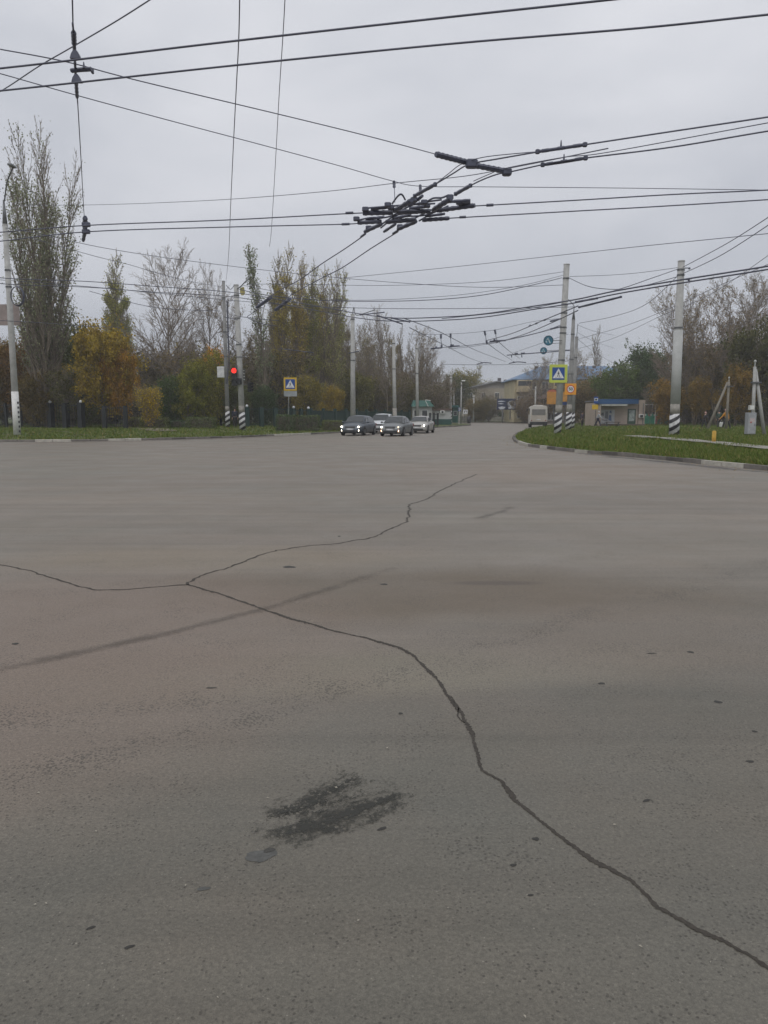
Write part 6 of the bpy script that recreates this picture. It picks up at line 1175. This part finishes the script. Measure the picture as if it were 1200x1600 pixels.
for sp in ([(575, 325), (600, 323), (640, 320), (680, 318)], [(575, 342), (610, 338), (645, 320), (690, 312)], [(595, 356), (620, 340), (665, 336), (700, 322)], [(613, 318), (622, 306), (628, 304), (633, 312)], [(664, 318), (676, 310), (690, 309), (698, 306)], [(560, 344), (580, 340), (600, 340)], [(612, 322), (614, 344)], [(640, 345), (680, 326), (700, 330)], [(597, 350), (620, 336), (650, 333)], [(655, 345), (672, 334), (690, 316)]): rod(xc, 'jumper', sp, CZ+.08, .019)
for p in ((606, 320), (611, 324), (663, 316), (667, 321), (718, 316), (722, 319), (571, 327), (557, 342), (647, 312), (703, 308), (576, 356), (625, 354)): q = MB(); q.bbox(tuple(P(p[0], p[1], CZ+.06)-x0), (.14, .11, .09), .015); q.build('junction_block', INS, xc)
rod(xc, 'frog_plate', [(718, 318), (735, 317)], CZ+.06, .05, 0, flat=.7)
for a, b in (((616, 290, 6.3), (617, 316, CZ)), ((657, 296, 6.3), (654, 324, CZ))):
    rod(xc, 'dropper', [a, b], CZ, .008); rod(xc, 'dropper_insulator', [(a[0]-.5, a[1]-7, 6.42), (a[0], a[1]+3, 6.28)], CZ, .028, 3)
sp_ = fitting('spreader_bar', P(740, 256, CZ), 'long dark insulated spreader bar above and right of the wire crossing', 'spreader bar')
rod(sp_, 'insulator_bar', [(681, 241, CZ+.05), (735, 255, CZ+.05)], CZ, .045, 8); rod(sp_, 'insulator_bar', [(735, 257, CZ+.02), (798, 269, CZ+.02)], CZ, .045, 8); q = MB(); q.bbox(tuple(P(737, 256, CZ)-sp_.location), (.2, .14, .14), .02); q.build('clamp', INS, sp_); q = MB(); q.bbox(tuple(P(792, 269, CZ)-sp_.location), (.16, .14, .12), .02); q.build('clamp', INS, sp_)
for spc, nm, lb in (([(648, 306), (680, 288)], 0, 'dark sleeve on the upper curved wire just above the crossing'), ([(712, 303), (735, 290)], 0, 'dark sleeve on the lower curved wire just right of the crossing'), ([(840, 237), (875, 232), (914, 226)], 1, 'long dark section insulator on the upper curved wire near the upper right'), ([(848, 257.5), (880, 253), (915, 247)], 1, 'long dark section insulator on the lower curved wire near the upper right'), ([(402, 480, None, 51), (423, 465, None, 50)], 2, 'left one of two dark chunky wire switches left of the poplar row'), ([(431, 484, None, 50), (453, 467, None, 49)], 2, 'right one of two dark chunky wire switches before the poplar row'), ([(590, 493, None, 38), (628, 506, None, 38)], 3, 'dark slanting section insulator above the white car'), ([(612, 497, None, 36), (640, 503, None, 36)], 3, 'dark splice on the far trolley wires at the tall black-limbed tree'), ([(900, 472, None, 27), (933, 466, None, 26)], 3, 'dark splice on the far trolley wires between the right poles, upper'), ([(905, 480, None, 27), (970, 464, None, 25)], 3, 'dark splice on the far trolley wires between the right poles, lower'), ([(563, 492, None, 44), (600, 488, None, 44)], 3, 'dark splice on the wires over the far lamp pole')):
    pts = wpts(spc, CZ); o = fitting('section_insulator', pts[len(pts)//2], lb, 'insulator'); rod(o, 'sleeve', spc, CZ, (.032, .026, .10, .032)[nm], (2, 3, 4, 2)[nm]); e0 = pts[0]-o.location; e1 = pts[-1]-o.location
    for e in (e0, e1): q = MB(); q.bbox(tuple(e), (.07, .06, .07) if nm in (0, 1, 3) else (.2, .14, .16), .01); q.build('end_clamp', INS, o)
    if nm == 1: q = MB(); m = (e0+e1)/2; q.cyl(m, m+Vector((0, 0, .12)), .02, .008, 6); q.build('pin', INS, o)
# hanger assembly upper left
hz = 6.1; hg = fitting('insulator_hanger', P(117, 95, hz), 'big dark insulator hanger clamping the two thick wires at upper left', 'hanger')
for sp, r, rb in (([(113.5, 36), (115, 52)], .012, 0), ([(115, 50), (116, 70)], .028, 4), ([(116, 70), (117, 92)], .02, 2), ([(117, 95), (119, 130)], .016, 4), ([(119, 129), (120.5, 152)], .023, 4), ([(120.5, 150), (121.5, 162)], .009, 0)): rod(hg, 'insulator', sp, hz, r, rb)
for (x, y) in ((117, 88), (119, 125)):
    c = P(x, y, hz-.2)-hg.location; q = MB(); q.poly([(c.x-.065, c.y, c.z-.02), (c.x+.065, c.y, c.z-.02), (c.x+.045, c.y, c.z+.03), (c.x+.02, c.y, c.z+.075), (c.x-.02, c.y, c.z+.075), (c.x-.05, c.y, c.z+.03)], .06); q.build('wire_clamp', INS, hg)
rod(hg, 'switch_arm', [(111.5, 110.5), (126, 109), (143, 108)], hz-.02, .034, 0, flat=.8); q = MB(); c = P(131, 103, hz)-hg.location; q.cyl(c-Vector((0, 0, .03)), c+Vector((0, 0, .05)), .02, .006, 8); q.build('pin', INS, hg); q = MB(); q.bbox(tuple(P(144.5, 111, hz-.02)-hg.location), (.03, .05, .07), .008); q.build('arm_tip', INS, hg)
h2 = fitting('insulator_hanger', P(133, 357, 6.0), 'small dark insulator hanger in front of the half-bare poplar', 'hanger')
for sp, r, rb in (([(133, 340), (133, 352)], .05, 3), ([(133, 354), (132, 366)], .05, 3), ([(132, 366), (130, 376)], .04, 2)): rod(h2, 'insulator', sp, 6., r, rb)
for y in (351, 362): q = MB(); q.bbox(tuple(P(134.5, y, 5.85)-h2.location), (.18, .08, .1), .01); q.build('wire_clamp', INS, h2)
# hanging insulators above the far street
for i, (x, y0, y1) in enumerate(((689, 522, 541), (704, 521, 540), (757, 517, 534), (773, 515, 533))):
    Y = 58; lo = ('leftmost', 'second from left', 'third from left', 'rightmost')[i]; o = fitting('hanging_insulator', Q(x, y0+3, Y), lo+' of four insulators hanging on a thin span above the far street', 'insulator'); rod(o, 'stick', [(x, y0, None, Y), (x+(1.5 if i > 1 else 0), y0+7, None, Y)], 0, .07, 3); rod(o, 'stem', [(x+(1.5 if i > 1 else 0), y0+7, None, Y), (x+(3 if i > 1 else 1), y1, None, Y)], 0, .022); rod(o, 'foot', [(x+(3 if i > 1 else 1), y1-2, None, Y), (x+(4 if i > 1 else 1), y1+3, None, Y)], 0, .075)
for i, (x0_, x1_, y, Y, l) in enumerate(((674, 690, 544, 60, 'left dark bar of the cross-span above the street'), (700, 718, 541, 59, 'second dark bar of the cross-span above the street'), (765, 790, 532.5, 57, 'right dark bar of the cross-span above the street'), (745, 768, 568, 93, 'left crooked bar on the distant low cross-span'), (795, 822, 567, 90, 'right crooked bar on the distant low cross-span'))):
    o = fitting('span_bar', Q((x0_+x1_)/2, y, Y), l, 'span bar'); rod(o, 'bar', [(x0_, y+1, None, Y), ((x0_+x1_)/2, y-(1.5 if i > 2 else 0), None, Y), (x1_, y-.5, None, Y)], 0, .06); rod(o, 'grip', [(x0_+6, y-1, None, Y), (x0_+9, y-1, None, Y)], 0, .10)
Yc = b4.y+22; o = fitting('cantilever_arm', Q(895, 546, Yc), 'long level cantilever arm reaching left from the far striped pole', 'arm'); rod(o, 'arm', [(792, 555, None, Yc), (897, 547, None, Yc)], 0, .055); rod(o, 'grip', [(804, 553, None, Yc), (809, 552.6, None, Yc)], 0, .12); rod(o, 'grip', [(814, 552.4, None, Yc), (820, 552, None, Yc)], 0, .10)
for x in (799, 815): rod(o, 'hook', [(x, 554.5, None, Yc), (x+.6, 558.5, None, Yc)], 0, .05)
for i, (x, y) in enumerate(((851, 500), (838, 505.5), (828, 509))):
    o = fitting('wire_clip', Q(x, y-.5, 38+i*2), ('first', 'second', 'third')[i]+' dark clip from the pole on the upper beaded curve wire', 'clip'); rod(o, 'clamp', [(x-1.5, y+.6, None, 38+i*2), (x+1.5, y-.8, None, 38+i*2)], 0, .05)
o = fitting('stay_insulator', Q(866, 501, b4.y-1), 'upper dark stay insulator left of the near striped pole', 'insulator'); rod(o, 'sleeve', [(860, 502, None, b4.y-1), (873, 499, None, b4.y-.3)], 0, .06, 3); rod(o, 'end', [(873, 499, None, b4.y-.3), (877, 498.5, None, b4.y)], 0, .03)
o = fitting('stay_insulator', Q(866, 513, b4.y-1), 'lower dark stay insulator left of the near striped pole', 'insulator'); rod(o, 'sleeve', [(860, 514, None, b4.y-1), (872, 511, None, b4.y-.3)], 0, .045, 3); rod(o, 'end', [(872, 511, None, b4.y-.3), (877, 510, None, b4.y)], 0, .03)
# fallen leaves
def litter(name, n, side, box, seed, label):
    r = np.random.default_rng(seed); x = r.uniform(box[0], box[1], n); y = r.uniform(box[2], box[3], n); A = KLs if side == 'L' else KRs; d = pdist(A, x, y); k = (d < np.abs(r.normal(0, 1.1, n))+.05); x, y, d = x[k], y[k], d[k]
    z = np.full(len(x), .02); C = np.c_[x, y, z]; h_ = lawn_h(x, y, side)
    inside = (x > np.interp(y, [16, 22, 32, 37, 44, 60], [12, 10.6, 8, 7.1, 7.5, 11])) if side == 'R' else (y > np.interp(x, KLs[:, 0], KLs[:, 1]))
    C[:, 2] = np.where(inside, h_+.09, .015); v, f = leaves_geo(C, .032, r); v[:, 2] = np.repeat(C[:, 2], 4)+r.uniform(-.008, .01, len(v)); o = ob(name, npmesh(name, v, f, mats=[LEAF])); o.color = (.34, .22, .07, 1); return tag(o, label, 'leaves', kind='stuff')
litter('leaf_litter', 9000, 'R', (6, 22, 16, 60), 31, 'fallen yellow-brown leaves scattered along the right kerb and lawn')
litter('leaf_litter', 9000, 'L', (-45, 4, 42, 66), 32, 'fallen brown leaves scattered along the far left kerb')
pts = [(290, 1385), (72, 1413), (55, 1415), (525, 1232), (418, 1248), (605, 1170), (1110, 1505), (1000, 1480), (820, 1590), (150, 1300), (700, 1420), (960, 1290), (340, 1560), (560, 1440), (880, 1110), (300, 1120), (1120, 1300), (60, 1240)]
lm = bpy.data.meshes.new('leaf_blade'); lm.from_pydata([(-.012, 0, .001), (0, -.007, .004), (.012, 0, .001), (.018, .0, .003), (0, .007, .004), (0, 0, 0.0)], [], [(0, 1, 5), (1, 2, 5), (2, 4, 5), (4, 0, 5), (2, 3, 4)]); lm.materials.append(mat('pale_leaf', (.36, .33, .27), .7, nscale=30))
for i, p in enumerate(pts):
    a = P(*p); o = ob('leaf_scrap', lm, None, (a.x, a.y, .004)); o.rotation_euler.z = random.uniform(0, 6); k = random.uniform(.25, .8); o.scale = (k, k, k); tag(o, 'tiny pale scrap lying on the grey asphalt', 'scrap', 'pale scraps on the asphalt')

# ------------------------------------------------------------------ damp autumn air
hm = bpy.data.materials.new('haze_air'); hm.use_nodes = True; t = hm.node_tree; t.nodes.clear(); vo = nd(t, 'ShaderNodeVolumePrincipled'); mo = nd(t, 'ShaderNodeOutputMaterial'); vo.inputs['Color'].default_value = (.92, .92, .92, 1); vo.inputs['Density'].default_value = .0010; vo.inputs['Anisotropy'].default_value = .2
t.links.new(vo.outputs[0], mo.inputs['Volume'])
q = MB(); q.box((0, 180, 17.5), (460, 520, 37.5)); tag(q.build('haze', hm), kind='stuff')
